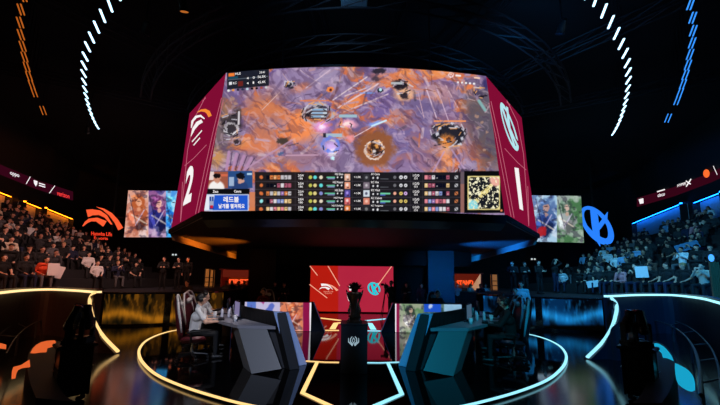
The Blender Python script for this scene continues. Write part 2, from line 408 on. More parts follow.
XP = np.array([[205+300*random.random(), 60+120*random.random()] for _ in range(95)])
def paint_main(x, y):
    wx = x+22*(fbm(x/24, y/24, 11)-.5); wy = y+22*(fbm(x/24, y/24, 31)-.5)
    P = Pic(x, y, (.60, .51, .66))
    t = fbm(wx/26, wy/20, 1, 5); P.put(sst(.50, .60, t)*.85, (.46, .37, .60))
    t2 = fbm(wx/30+wy/50, wy/16-wx/60, 2, 5); P.put(sst(.50, .58, t2)*.92, (.84, .44, .27))
    P.put(sst(.60, .68, t2), (.93, .56, .33))
    P.put(sst(.56, .66, fbm(wx/13, wy/13, 3)) * .5, (.40, .33, .47))
    P.put(sst(.58, .66, fbm(wx/9, wy/7, 8)) * .45, (.76, .69, .80))
    # large zones
    P.blob(216, 128, 34, 44, (.44, .37, .36), .85, .7, .1, .3)
    P.blob(488, 128, 34, 62, (.36, .33, .37), .9, .6, -.25, .25)
    P.blob(412, 140, 42, 34, (.45, .39, .60), .8, .8, .2, .3); P.blob(425, 110, 34, 22, (.42, .36, .55), .7, .8, 0, .3)
    P.blob(265, 106, 32, 30, (.70, .46, .36), .6, .8, .3, .4); P.blob(290, 78, 24, 8, (.58, .50, .66), .8, .7, -.2, .3)
    P.blob(325, 76, 26, 9, (.63, .57, .70), .8, .8, -.5, .3); P.blob(440, 92, 26, 18, (.78, .55, .52), .6, .8, .4, .4)
    P.blob(262, 138, 24, 20, (.80, .47, .33), .8, .8, .3, .5); P.blob(300, 128, 26, 22, (.98, .56, .32), .95, .7, .2, .4)
    P.blob(252, 160, 26, 13, (.60, .47, .58), .9, .6, 0, .4); P.blob(310, 158, 36, 15, (.58, .45, .56), .9, .6, .1, .3)
    P.blob(262, 112, 34, 26, (.84, .48, .32), .7, .9, .3, .6); P.blob(268, 146, 26, 16, (.88, .52, .36), .75, .9, -.2, .6); P.blob(300, 88, 16, 7, (.85, .48, .30), .7, .8, -.3, .5); P.blob(412, 165, 40, 12, (.56, .45, .62), .8, .8, 0, .4); P.blob(470, 150, 18, 16, (.72, .42, .34), .6, .9, .4, .5)
    P.blob(216, 158, 14, 15, (.80, .58, .36), .9, .8, 0, .3); P.blob(236, 143, 11, 9, (.77, .50, .35), .7, .8, 0, .4)
    P.blob(398, 80, 36, 9, (.86, .50, .34), .9, .7, .1, .5); P.blob(452, 130, 30, 24, (.62, .40, .40), .6, .8, 0, .4)
    # long light strokes of the ground
    for (x0, y0, x1, y1, w, c) in [(333, 100, 367, 77, .9, (.88, .80, .82)), (338, 108, 378, 84, 1.1, (.90, .80, .84)), (344, 112, 388, 94, .9, (.86, .76, .80)), (345, 96, 366, 88, 1.0, (.85, .75, .78)),
                                  (426, 88, 438, 122, .9, (.86, .76, .84)), (436, 86, 449, 122, .7, (.82, .70, .80)), (418, 92, 424, 118, .6, (.80, .66, .72)), (300, 70, 320, 84, .7, (.80, .70, .78)), (306, 88, 330, 70, .7, (.82, .72, .80)), (445, 84, 458, 108, .6, (.84, .7, .74)), (283, 74, 296, 92, .5, (.8, .66, .7)),
                                  (360, 93, 374, 93, .9, (.45, .62, .90)), (262, 110, 280, 92, .6, (.86, .70, .66)), (330, 118, 352, 96, .7, (.8, .5, .36)), (228, 92, 244, 84, .6, (.7, .6, .66))]:
        P.line(x0, y0, x1, y1, w, c, .9)
    rq = random.Random(31)
    for k in range(150):
        x0, y0 = rq.uniform(206, 500), rq.uniform(66, 172); a_ = (-.55 if x0 < 400 else 1.15)+rq.gauss(0, .45); L_ = rq.uniform(4, 17); up2 = rq.random()
        c_ = rq.choice([(.86, .76, .80), (.70, .60, .74), (.92, .62, .46), (.78, .44, .30)]) if up2 > .5 else rq.choice([(.33, .25, .38), (.46, .26, .22), (.30, .26, .34), (.52, .40, .56)])
        P.line(x0, y0, x0+L_*math.cos(a_), y0+L_*math.sin(a_), rq.uniform(.5, 2.6), c_, rq.uniform(.3, .7))
    f1 = fbm((wx*.8+wy*.6)/10, (wy*.8-wx*.6)/3.2, 88, 3); f2 = fbm((wx*.7+wy*.7)/12, (wy*.7-wx*.7)/3.6, 98, 3)
    P.put(sst(.58, .70, f1)*.30, (.90, .78, .84)); P.put(sst(.58, .70, f2)*.34, (.30, .20, .32))
    # cracks in the ground
    d = np.sqrt((wx[:, None]-XP[None, :, 0])**2+((wy[:, None]-XP[None, :, 1])*1.25)**2); d.partition(1, axis=1)
    P.put((1-sst(.15, .75, d[:, 1]-d[:, 0]))*.40*sst(.35, .6, fbm(x/14, y/14, 77, 2)), (.27, .20, .30))
    # units and effects
    def unit(cx, cy, r, c=(.13, .13, .17)):
        P.blob(cx, cy, r, r*.75, c, .95, .35, 0, .8); P.blob(cx-r*.2, cy-r*.25, r*.35, r*.3, (.80, .78, .80), .8, .6, 0, .6); P.blob(cx+r*.35, cy+r*.1, r*.25, r*.2, (.55, .50, .58), .9, .6)
    P.blob(318, 113, 17, 11, (.22, .20, .26), .85, .5, 0, .4); P.ring(318, 114, 15, 10, .16, (.72, .68, .74)); P.blob(318, 106, 6, 4, (.70, .68, .72), .9, .5, 0, .5)
    for k in range(3): P.rect(311, 108.6+3.4*k, 327, 110.6+3.4*k, (.78, .83, .88)); P.rect(312, 109.2+3.4*k, 312+13-2*k, 110.2+3.4*k, (.42, .62, .80))
    P.rect(300, 100.2, 329, 101.2, (.90, .50, .30)); P.rect(339, 114.5, 357, 117.5, (.62, .74, .80)); P.rect(325, 133.5, 342, 137, (.66, .74, .80)); P.rect(323, 133, 326, 137.5, (.15, .15, .2))
    P.blob(322, 126, 13, 9, (.98, .62, .90), .95, .9, 0, .5); P.blob(322, 127, 6, 4, (1, .92, 1), 1, .8, 0, .5)
    P.blob(348, 124, 14, 6, (1., .70, .78), .95, .8, .1, .5); P.blob(346, 124, 6, 2.6, (1, .92, .90), .9, .8, 0, .6)
    P.blob(331, 148, 13, 12, (.86, .72, .98), .95, .8, 0, .4); P.blob(333, 152, 6, 6, (1, .95, 1), 1, .8); P.ring(331, 145, 8, 7, .3, (.40, .52, .92), .8); P.blob(333, 158, 3, 2.4, (.8, .97, 1), 1, .6)
    P.blob(351, 138, 6, 4.5, (.98, .60, .60), .9, .8, 0, .6); P.blob(374, 124, 11, 4, (.52, .66, .98), .9, .8, -.35); P.line(372, 126, 386, 120.5, 1.3, (.80, .93, 1)); P.line(354, 137, 372, 127, .6, (.93, .84, .90))
    P.blob(375, 149, 24, 22, (.58, .34, .20), .93, .35, 0, .35); P.ring(374.5, 150, 9, 9, .16, (.95, .88, .84)); P.blob(375, 149, 7, 7.5, (.20, .14, .12), .95, .4, 0, .6); P.blob(377, 146, 3.4, 3, (.95, .66, .34), .9, .6, 0, .6); P.blob(374, 152, 3, 4, (.93, .90, .90), .9, .6, 0, .7)
    P.blob(404, 94, 14, 10, (.96, .73, .56), .9, .6, 0, .4); P.blob(400, 85, 11, 6, (.12, .10, .14), .95, .5, .3, .7); P.blob(405, 96, 5.5, 5, (.17, .14, .18), .95, .5, 0, .9); P.blob(379, 71, 9, 3.6, (.17, .15, .20), .95, .4); P.rect(391, 82, 404, 84.4, (.70, .72, .74))
    P.blob(376, 79, 6, 3, (.25, .2, .26), .8, .6, 0, .6)
    P.blob(449, 136, 21, 16, (.80, .72, .76), .5, .3); P.blob(449, 134.5, 18.5, 13.5, (.13, .13, .17), .97, .25, .15, .5); P.blob(447, 141, 11, 9, (.97, .58, .26), .98, .7, 0, .4); P.blob(449, 139, 3.4, 3, (.30, .18, .14), .9, .5)
    for a, b in ((440, 128), (456, 127), (462, 138), (437, 134), (452, 124), (459, 144)): P.blob(a, b, 2.6, 2, (.85, .85, .9), .9, .6, 0, .9)
    P.blob(447, 152, 9, 8, (1, .76, .62), .6, .9); P.rect(434, 120.4, 466, 121.8, (.97, .60, .36))
    P.line(425, 186, 444, 152, 1.3, (.75, .62, .78), .7); P.line(470, 178, 452, 150, 1.2, (.75, .62, .78), .7); P.blob(464, 172, 9, 4, (.25, .20, .28), .8, .5, 0, .5)
    unit(290, 85, 5.5); P.blob(283, 141, 8, 5, (.25, .22, .20), .9, .5, 0, .6); P.blob(281, 154, 4, 2.5, (.30, .38, .55), .9, .6); P.line(286, 155.4, 318, 155, 1.0, (.80, .64, .74), .8)
    P.blob(232, 122, 12, 17, (.18, .17, .20), .85, .5, .3, .7); P.ring(231, 129, 7, 5.4, .28, (.88, .86, .88), .9); P.blob(237, 142, 5, 4, (.18, .16, .2), .9, .5, 0, .5); P.ring(236, 141, 3.6, 3, .25, (.70, .60, .68)); P.blob(230, 112, 4, 6, (.80, .68, .78), .85, .7, .2, .5); P.line(239, 112, 238.6, 124, 1.4, (.90, .88, .90), .9)
    for k in range(4): P.line(229+7.5*k, 152+2*k, 226.5+6*k, 170, 2.1, (.72, .55, .70), .95); P.line(232+7.5*k, 152+2*k, 229.5+6*k, 170, .6, (.30, .20, .32), .9)
    P.line(247, 168, 292, 140, 1.2, (.74, .58, .70), .8)
    P.blob(478, 93, 7, 4, (.30, .26, .36), .9, .5, .5, .6); P.line(479, 101, 485, 110, 2.2, (.52, .72, .72), .9); P.blob(470, 87, 6, 3.4, (.92, .50, .30), .9, .6); P.blob(486, 84, 4.4, 8, (.20, .18, .40), .8, .6)
    for a, b in ((476, 116), (482, 122), (487, 132), (478, 128), (484, 150), (232, 98), (236, 104)): P.blob(a, b, 2.6, 2, (.70, .55, .48), .8, .6, 0, .9)
    def ornate(cx, cy, rx, ry, n, seed):
        q_ = random.Random(seed)
        for k in range(n):
            a_ = q_.uniform(0, 6.28); d_ = q_.uniform(.45, 1.); X_, Y_ = cx+rx*d_*math.cos(a_), cy+ry*d_*math.sin(a_); t_ = a_+1.57+q_.gauss(0, .5); l_ = q_.uniform(1.2, 3.6)
            P.line(X_-l_*math.cos(t_), Y_-l_*math.sin(t_)*.7, X_+l_*math.cos(t_), Y_+l_*math.sin(t_)*.7, q_.uniform(.5, 1.0), q_.choice([(.82, .80, .84), (.10, .09, .13), (.56, .50, .58), (.10, .09, .13), (.93, .66, .40)]), .85)
    ornate(318, 113, 17, 11, 34, 1); ornate(449, 134, 19, 14, 46, 2); ornate(375, 149, 9, 9, 20, 3); ornate(401, 88, 11, 9, 22, 4); ornate(231, 126, 9, 16, 30, 5); ornate(290, 85, 6, 4, 12, 6); ornate(346, 125, 10, 4, 8, 7); ornate(480, 92, 7, 6, 12, 8); ornate(331, 148, 8, 8, 10, 9); ornate(464, 172, 9, 4, 10, 10)
    # score panel
    P.rect(227, 71.5, 269, 89.5, (.09, .11, .15), .93, -.09); P.rect(228, 79.5, 268, 80.2, (.45, .5, .55), .8, -.09)
    P.rect(228.5, 73.4, 234.5, 76.6, (.96, .50, .20), 1, -.09); P.rect(228.5, 76.9, 238, 79.2, (.10, .30, .38), 1, -.09); P.rect(229, 82, 232, 85, (.9, .9, .92), 1, -.09); P.rect(238, 81.4, 243, 86.4, (.45, .14, .12), .9, -.09)
    for i in range(9): P.blob(228.5+4.7*i, 90.6-.4*i, 1.7, 1.4, [(.9, .9, .9), (.9, .6, .3), (.1, .12, .2), (.15, .2, .3), (.75, .85, .9), (.06, .05, .06), (.08, .05, .06), (.65, .3, .25), (.8, .8, .8)][i], 1, .4)
    # top right marks
    P.ring(451, 74.6, 2.3, 2.2, .35, (.95, .85, .86)); P.blob(451, 74.6, 1.1, 1, (.95, .85, .86)); P.rect(455.5, 74.4, 461, 76.2, (.95, .92, .92), 1, .1); P.rect(474, 76.8, 480, 78.4, (.97, .8, .7), 1, .1)
    for i in range(5): P.blob(458+4*i, 82.3+.35*i, 1.2+.3*(i > 1), 1.3, (.93, .92, .93), 1, .4)
    # unit banner
    P.blob(330.6, 89.6, 4, 3.6, (.94, .55, .30), 1, .3); P.blob(330.6, 90, 1.8, 2, (.35, .12, .08), .9, .5, 0, .5); P.blob(380.5, 89.8, 4, 3, (.14, .16, .20), 1, .3); P.blob(380.5, 89.6, 1.8, 2, (.75, .93, .97), 1, .4)
    # ---- lower band: players' cameras, banner, table, map
    k = .006
    P.rect(206.5, 171.2, 252.5, 188.6, (.16, .30, .52), 1, -.01)
    P.rect(207, 171.5, 228, 188.2, (.62, .34, .26), 1, 0); P.rect(207, 171.5, 214, 180, (.90, .82, .80), 1, 0); P.blob(216.5, 188, 9, 8.5, (.96, .94, .93), 1, .25); P.blob(217, 178.6, 3.8, 5, (.80, .55, .45), 1, .3); P.blob(217, 175.8, 4.2, 3, (.08, .06, .07), 1, .3); P.rect(221, 174, 227.6, 176.4, (.85, .42, .30), .9)
    P.blob(240, 188, 9.4, 9, (.16, .25, .45), 1, .25); P.blob(240.6, 179.6, 3.6, 4.6, (.82, .62, .55), 1, .3); P.blob(240.4, 176.2, 5.2, 3.8, (.07, .07, .10), 1, .3); P.rect(247, 173, 252, 175, (.75, .88, .96), .9); P.rect(229, 177, 234, 186, (.82, .88, .95), .7)
    P.rect(204.8, 188.8, 249.6, 194.2, (.05, .05, .06), 1, 0)
    P.rect(204.4, 194.3, 248.6, 211, (.82, .87, .95), 1, .0); P.rect(205.2, 195.1, 247.8, 210.2, (.13, .34, .80), 1, .0)
    P.rect(205.2, 195.1, 214.5, 210.2, (.90, .92, .96), 1, 0, -.12); P.rect(209.4, 196.5, 213.6, 209.6, (.10, .22, .55), 1); P.rect(209.4, 201, 213.6, 206, (.62, .66, .76), 1); P.rect(210.2, 205.3, 213, 208.2, (.78, .12, .20), 1); P.rect(211.2, 196.5, 212, 201, (.7, .78, .88), 1)
    P.rect(255.0, 172, 460.6, 212.6, (.115, .110, .13), 1, 0.001)
    P.rect(255.0, 172, 334, 212.6, (.15, .12, .125), .8, 0); P.rect(249.4, 192, 255, 212.6, (.84, .50, .32), .9); P.rect(460.6, 172, 464.4, 212.6, (.40, .34, .38), 1); P.rect(460.6, 184, 464.4, 212.6, (.70, .44, .36), .6)
    RY = [177.3, 185.4, 193.4, 201.2, 209.0]
    for i in range(1, 5): P.rect(255, RY[i]-4.2, 460.6, RY[i]-3.7, (.30, .28, .32), .8)
    for xx in (295, 307, 333, 352, 362, 410, 422.5): P.rect(xx, 172.6, xx+.5, 212.4, (.25, .23, .26), .7)
    pal = [(.88, .50, .26), (.92, .62, .35), (.80, .78, .80), (.62, .45, .72), (.95, .80, .55), (.55, .62, .85), (.90, .88, .90), (.70, .35, .45), (.93, .55, .60)]
    rr = random.Random(5)
    for i, ry in enumerate(RY):
        P.blob(261.3, ry, 2.4, 2.4, (.86, .45, .24) if i != 3 else (.6, .92, .92), 1, .5, 0, .9)
        for j in range(7):
            c = (.03, .04, .09) if (i < 2 and j < (1 if i == 0 else 3)) or (i == 3 and j == 0) else rr.choice(pal)
            P.rect(266.3+3.62*j, ry-2, 269.4+3.62*j, ry+2, c, .95); P.blob(267.8+3.62*j+rr.uniform(-.6, .6), ry+rr.uniform(-.8, .8), 1.1, .9, rr.choice([(.1, .1, .12), (.95, .93, .9), c]), .7, .7)
            c2 = (.03, .04, .12) if (i in (0, 1) and j in (3, 4, 5)) or (i == 2 and j in (5,)) else rr.choice(pal[2:])
            P.rect(424.6+3.62*j, ry-2, 427.7+3.62*j, ry+2, c2, .95); P.blob(426.2+3.62*j, ry+rr.uniform(-.8, .8), 1, .9, rr.choice([(.1, .1, .12), (.95, .93, .9), c2]), .7, .7)
        P.rect(454.6, ry-1.7, 458, ry+1.7, (.85, .50, .30) if i in (2, 3) else (.80, .80, .82), .9); P.line(454.8, ry-1.5, 457.8, ry+1.5, .5, (.1, .1, .12)); 
        for (cx, cl) in ((310.4, (.80, .80, .35)), (315, (.93, .86, .55)), (321, rr.choice([(.55, .58, .85), (.80, .70, .75), (.95, .90, .80)]))):
            P.blob(cx, ry, 2.2, 2.2, cl if rr.random() < .85 else (.4, .9, .9), .95, .35, 0, .3)
        P.rect(326.5 if i != 2 else 324.6, ry-.6, 335, ry+.6, (.42, .82, .66), .95); P.rect(327.5, ry+.7, 334.8, ry+1.9, (.55, .62, .82), .9); P.blob(337.6, ry, 1, 1.2, (.95, .95, .95)); P.blob(341.6, ry, 1, 1.2, (.95, .95, .95))
        P.rect(344.6, ry-3.4, 350.2, ry+3.4, (.90, .70, .60) if i < 1 else [(.92, .62, .50), (.35, .30, .62), (.86, .42, .42), (.88, .48, .24)][i-1], 1); P.blob(347.2, ry-.6, 1.7, 2, (.97, .90, .88) if i != 2 else (.7, .6, .95), .9, .6, 0, .6); P.blob(348, ry+2, 1.6, 1, (.25, .12, .16), .8, .6)
        P.rect(363.4, ry-3.2, 369.6, ry+3.2, [(.20, .20, .22), (.50, .45, .50), (.82, .86, .90), (.85, .52, .44), (.16, .16, .18)][i], 1); P.blob(366.4, ry, 1.8, 2, [(.6, .6, .62), (.8, .78, .8), (.3, .3, .4), (.97, .8, .72), (.5, .5, .5)][i], .9, .6, 0, .8)
        for a in (373.2, 377.6): P.blob(a, ry+.6, 1.1, 1.3, (.93, .93, .95), 1, .5, 0, .5)
        if i in (2, 3): P.rect(380.2, ry-.6, 390.4, ry+1, (.45, .82, .66)); P.rect(380.2, ry+1.2, 385.4, ry+2.1, (.35, .42, .85))
        else: P.rect(380.2, ry+1.4, 388.6, ry+1.9, (.5, .52, .55), .8)
        P.blob(394.8, ry, 1.9, 2, (.96, .68, .58) if i in (2, 3) else (.75, .75, .78), 1 if i in (2, 3) else .5, .4)
        for a in (401, 405.6): P.blob(a, ry, 2.1, 2.1, (.93, .82, .42) if i in (3,) or (i == 2 and a < 403) else ((.85, .70, .92) if i == 2 else (.90, .90, .92)), 1, .35, 0, .3); P.blob(a, ry, .9, .8, (.15, .15, .18), .8, .5)
    # map
    P.rect(464.2, 171, 504.2, 213, (.045, .045, .055), 1); P.rect(467.6, 176, 500, 209.8, (.93, .86, .56), 1)
    n1 = fbm(x/3.0, y/3.0, 41, 3); n2 = fbm(x/5, y/5, 44, 3); diag = np.abs((x-467.6)/32.4-(209.8-y)/33.8)
    inm = sst(468.4, 469, x)*(1-sst(498.8, 499.4, x))*sst(176.8, 177.4, y)*(1-sst(208.4, 209.2, y))
    P.put(inm*sst(.38, .46, n1+.22*(diag > .12)-.30*(diag < .07))*sst(.10, .2, np.minimum((x-467)/32.4, (500-x)/32.4)+np.minimum((y-176)/34, (210-y)/34)*1.0), (.10, .11, .14))
    P.put(inm*(1-sst(6, 9, np.hypot(x-471, y-207))), (.55, .85, .88)); P.put(inm*(1-sst(6, 9, np.hypot(x-497, y-179))), (.93, .68, .62))
    P.put(inm*sst(.60, .64, fbm(x/1.6, y/1.6, 51, 2)), (.97, .95, .80)); P.blob(501.4, 210.5, 1.6, 1.6, (.95, .55, .35))
    return P.c
mainscr = picture('main_screen', main_s, 560, 260, paint_main, board); mainscr['label'] = 'bright curved front screen with an orange and purple battle picture'
# table writing (names, scores) as raised graphics of the screen
RY = [177.3, 185.4, 193.4, 201.2, 209.0]
names = ['HLE Zeus', 'HLE Peanut', 'HLE Zeka', 'HLE Viper', 'HLE Delight']; names2 = ['KC Canna', 'KC Yike', 'KC Vladi', 'KC Caliste', 'KC Targamas']
it = []
for i, ry in enumerate(RY):
    it += [(names[i], boxq(343.2-len(names[i])*1.02, ry-4.0, 343.2, ry-1.9)), (names2[i], boxq(371.2, ry-4.0, 371.2+len(names2[i])*1.06, ry-1.9))]
    it += [(a, boxq(*q)) for a, q in (('2/0/4', (298.2, ry-2.7, 303.6, ry-.4)), ('186', (299, ry+.4, 303, ry+2.4)), ('1/2/0', (412.8, ry-2.7, 419, ry-.4)), ('151', (414, ry+.4, 417.4, ry+2.4)), ('+1.0K', (354, ry-1, 361, ry+1)))]
text('lettering', main_s, it, None, WHITE, board, .01)
it = [('HLE', boxq(235.5, 73.2, 241, 75.4, -.08)), ('56.5K', boxq(258, 76.2, 266, 78.6, -.08)), ('4', boxq(247, 77.6, 249, 79.8, -.08)), ('0', boxq(253, 77, 255, 79.2, -.08)), ('KC', boxq(233.4, 82.4, 237, 84.8, -.08)), ('45.4K', boxq(258, 81.6, 266, 84, -.08)), ('4', boxq(247, 82.6, 249, 84.8, -.08)), ('1', boxq(253, 82, 254.4, 84.2, -.08)), ('29:41', boxq(259.6, 72, 265, 74, -.08))]
text('score_lettering', main_s, it, None, WHITE, board, .01)
text('banner_lettering', main_s, [('레드불', boxq(223.8, 196.7, 239.2, 202.6)), ('날개를 펼쳐줘요', boxq(219, 204, 245, 208.6))], None, WHITE, board, .025)
text('caption_lettering', main_s, [('Zeus', boxq(213.2, 190.4, 218.6, 193)), ('Canna', boxq(234.4, 190.2, 241.6, 192.8))], None, WHITE, board, .02)
text('battle_lettering', main_s, [('Red team slain by Blue', boxq(336, 88.4, 374, 91.0, .02))], None, glow('soft_white', (.85, .78, .78), .9), board, .0) if False else None

# angled side screens
def planeS(p0, p1, p2):  # plane surface through three points
    p0, p1, p2 = Vector(p0), Vector(p1), Vector(p2); return lambda u, v: p0+(p1-p0)*u+(p2-p0)*v
SP = planeS(F2, BL, BL+(TL-BL))
def pm(q): return [sym(x, y) for x, y in q]
SIDE = [(172.5, 228.5), (204.2, 213.2), (226, 73), (189.5, 113.5), (182.5, 163), (175, 205)]
S3 = [hit(SP, x, y)[0] for x, y in SIDE]; S3[0] = F2; S3[1] = BL; S3[2] = TL
CR2 = glow('crimson_side', (.50, .05, .20), 1.)
for sd in (-1, 1):
    mx = (lambda p: Vector((p[0], p[1], p[2]))) if sd < 0 else (lambda p: Vector((-p[0], p[1], p[2])))
    Q = [mx(p) for p in S3]
    c = sum(Q, Vector())/6; back = Vector((-sd*-.7, .7, 0)); back = Vector((.5*-sd, .8, 0)).normalized()*.25
    mb = MB(); mb.prism(Q, back); sp = mb.build('side_screen', CR2, board); sp['label'] = 'crimson side screen with the team emblem and a large white '+('2' if sd < 0 else '1')
    Sx = planeS(*[mx(p) for p in (F2, BL, TL)]) 
    tr = (lambda q: q) if sd < 0 else (lambda q: [sym(x, y) for x, y in q])
    ln = []
    for l in ([(206, 97), (195, 118), (188, 150), (181, 222)], [(222, 98), (214, 130), (205, 170), (196, 214)], [(224, 100), (216, 134), (207, 176), (199, 213)], [(185, 166), (194, 158.5), (207, 145)], [(202.5, 101.5), (206, 98.5)], [(183, 182), (181, 220)]):
        ln += [tr(q) for q in stroke(l, .55)]
    flat('screen_line', Sx, ln, PINK, sp)
    if sd < 0:
        eq = [(191.5, 108), (213, 113), (202, 138), (187, 128)]
        flat('emblem_arc', Sx, stroke([(197.6, 112.4), (201.6, 110.6), (205.6, 110.6), (208.6, 112.4), (210.6, 116.6)], [.6, 2.0, 3.2, 4.0, 3.6]), glow('orange_graphic', (.98, .55, .20), 1.), sp)
        flat('emblem', Sx, stroke([(191.6, 128), (192.8, 121.5), (196.4, 117), (201, 116), (205, 119)], [.8, 2.2, 2.6, 2.2, 1])+stroke([(191.4, 136.5), (194, 129), (198, 123.5), (202.5, 121)], [.4, 2.8, 3.8, 3.2]), WHITE, sp)
        flat('emblem_lettering', Sx, stroke([(192.4, 142), (202.4, 130.6)], 1.0)+stroke([(194, 145.4), (200.4, 138)], 1.0), WHITE, sp)
        text('numeral', Sx, '2', [(183.6, 206), (191.4, 201.6), (196, 163.4), (187.8, 168)], WHITE, sp, .04)
    else:
        flat('emblem', Sx, [mapq(p, [(496, 100), (507.5, 103), (522.5, 153), (509, 152)]) for p in KEMB], glow('pale_cyan_graphic', (.72, .92, .96), .95), sp)
        text('numeral', Sx, '1', [(519, 209), (522.6, 210.6), (518.0, 168.4), (513.8, 167.6)], WHITE, sp, .05)
# black shell behind the screens, underside and its lip
up = Vector((0, 0, 1))
mb = MB()
LB = [BL, S3[0], S3[5], S3[4], S3[3], TL]
for sd in (-1, 1):
    q = [Vector((p.x*(-sd if sd > 0 else 1)*(1), p.y, p.z)) for p in LB]
ring_b = [BL+Vector((0, .3, 0)), F2+Vector((.3, .3, 0)), Vector((F3.x+.1, F3.y, ZB))]
lo = ring_b+[Vector((-p.x, p.y, p.z)) for p in ring_b[::-1]]
T2 = S3[3]+Vector((.35, .4, -.05))
hi = [TL+Vector((0, .35, -.05)), T2, Vector((F3.x+1.4, F3.y, T2.z-.4))]; hi = hi+[Vector((-p.x, p.y, p.z)) for p in hi[::-1]]
mb.loft([lo, hi]); mb.build('shell', HOUSE, board)
mb = MB()
o1 = [BL+Vector((-.05, -.05, 0)), F2+Vector((-.1, 0, 0)), F3+Vector((-.1, .1, 0))]; o1 = o1+[Vector((-p.x, p.y, p.z)) for p in o1[::-1]]
o1b = [p-up*.16 for p in o1]; mb.loft([o1b, o1]); mb.build('underside', mat('underside_matte', (.055, .06, .07), .75, bump=.1), board)
mb = MB()
fr = [main_s(u, 0) for u in np.linspace(0, 1, 25)]
secs = [[p+Vector((0, -.06, -.02)), p+Vector((0, -.06, -.26)), p+Vector((0, .30, -.42)), p+Vector((0, .30, -.02))] for p in fr]
mb.loft(secs); mb.build('front_lip', mat('grey_lip', (.16, .17, .20), .32, .3, bump=.1), board)
mb = MB()
fr = [main_s(u, 1) for u in np.linspace(0, 1, 25)]
mb.loft([[p+Vector((0, -.03, .0)), p+Vector((0, -.03, .06)), p+Vector((0, .3, .06)), p+Vector((0, .3, 0))] for p in fr]); mb.build('top_edge', HOUSE, board)
for sd in (-1, 1):   # side beams below the underside, washed by the coloured lamps
    q = lambda p: Vector((p.x*(1 if sd < 0 else -1), p.y, p.z))
    a, b = F2+Vector((-.05, .1, -.02)), F3+Vector((0, 0, .02))
    mb = MB(); mb.loft([[q(a), q(a+Vector((-.10, 0, 0))), q(a+Vector((.06, .05, -.40))), q(a+Vector((.16, .05, -.40)))], [q(b), q(b+Vector((-.10, 0, 0))), q(b+Vector((.06, 0, -.55))), q(b+Vector((.16, 0, -.55)))]])
    bm_ = mb.build('side_beam', mat('satin_beam', (.62, .60, .58), .42, .5, bump=.15, scale=5), board); bm_['label'] = 'amber lit beam under the board' if sd < 0 else 'blue lit beam under the board'
    a2, b2 = BL+Vector((0, 0, -.1)), F2+Vector((0, 0, -.1))
    mb = MB(); mb.tube([q(a2), q(b2)], .07, 8); mb.build('corner_rail', mat('satin_beam', (.6, .6, .6)), board)
    # hoist cables and plates
    for x_, y_ in ((-2.8, 10.5), (-4.5, 14.5)):
        mb = MB(); mb.tube([Vector((x_*-sd if sd > 0 else x_, y_, 6.6)), Vector((x_*-sd if sd > 0 else x_, y_, 12.4))], .03, 6); mb.build('hoist_cable', TRUSS, board)

# ================================================================== BACKDROP SCREEN AND CORE
mb = MB(); mb.box((0, 17.2, 3.02), (13.3, .5, .84)); o = mb.build('wall_lintel', mat('lintel_matte', (.05, .055, .065), .8)); struct(o)
mb = MB(); mb.box((0, 18.2, 2.1), (10.6, .5, 4.2)); o = mb.build('wall_core', WALLM); struct(o)
for sd, mm_ in ((-1, mat('column_black', (.07, .065, .06), .6)), (1, mat('column_blue_lit', (.20, .30, .38), .6, bump=.1))):  # right column's base colour holds the blue light falling on it
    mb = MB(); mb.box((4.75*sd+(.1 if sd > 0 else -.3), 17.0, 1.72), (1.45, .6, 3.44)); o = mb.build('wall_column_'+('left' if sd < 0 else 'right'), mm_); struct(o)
a, b = at(309.5, 311.5, 16.4), at(309.5, 265.6, 16.4); w = -a.x
zb, zt = max(.06, a.z), b.z
bs = bil((-w, 16.4, zb), (w-.18, 16.4, zb), (w-.18, 16.4, zt), (-w, 16.4, zt))
scr = thing('backdrop_screen', 'red and crimson backdrop screen with two team emblems behind the trophy', 'screen', (0, 16.5, 0), 0, None, True)
mb = MB(); mb.box((-.09, 16.52, (zb+zt)/2), (2*w+.1, .2, zt-zb+.12)); mb.box((-2, 16.6, .06), (.3, .7, .12)); mb.box((2, 16.6, .06), (.3, .7, .12)); mb.build('frame', BLACK, scr)
def paint_back(x, y):
    P = Pic(x, y, (.68, .135, .24)); P.rect(300, 250, 338.2, 330, (.70, .10, .055), 1); P.put(.10*fbm(x/12, y/12, 3), (.9, .3, .3))
    return P.c
picture('display', bs, 90, 50, paint_back, scr)
LN = glow('peach_graphic', (1., .66, .55), .95)
flat('screen_line', bs, stroke([(310, 266), (317.5, 275.4)], .9)+stroke([(328, 266), (339.8, 286)], .9)+stroke([(309.6, 284.4), (327.2, 298)], .9)+stroke([(391.5, 266.4), (378, 285)], .9), LN, scr)
e1 = [(319, 282.6), (338, 283), (338, 292), (319, 291)]
flat('emblem', bs, [mapq(p, e1) for p in SW_A+SW_B], WHITE, scr); flat('emblem_arc', bs, [mapq(p, [(317, 283.5), (338.6, 283.5), (338.6, 291), (317, 291)]) for p in SW_C], LN, scr)
text('emblem_lettering', bs, [('Hanwha Life', boxq(323.6, 290.8, 333.2, 292.3)), ('Esports', boxq(325, 292.8, 332, 294.2))], None, LN, scr)
flat('emblem', bs, [mapq(p, [(366.6, 281.8), (381.4, 281.8), (381.4, 295.6), (366.6, 295.6)]) for p in KEMB], glow('turquoise_graphic', (.10, .80, .86), 1.), scr)
flat('mark', bs, [[(349.2, 286.0), (354, 286), (354, 290.6), (349.2, 290.6)]]+stroke([(347.2, 295), (349, 301)], .9), WHITE, scr)

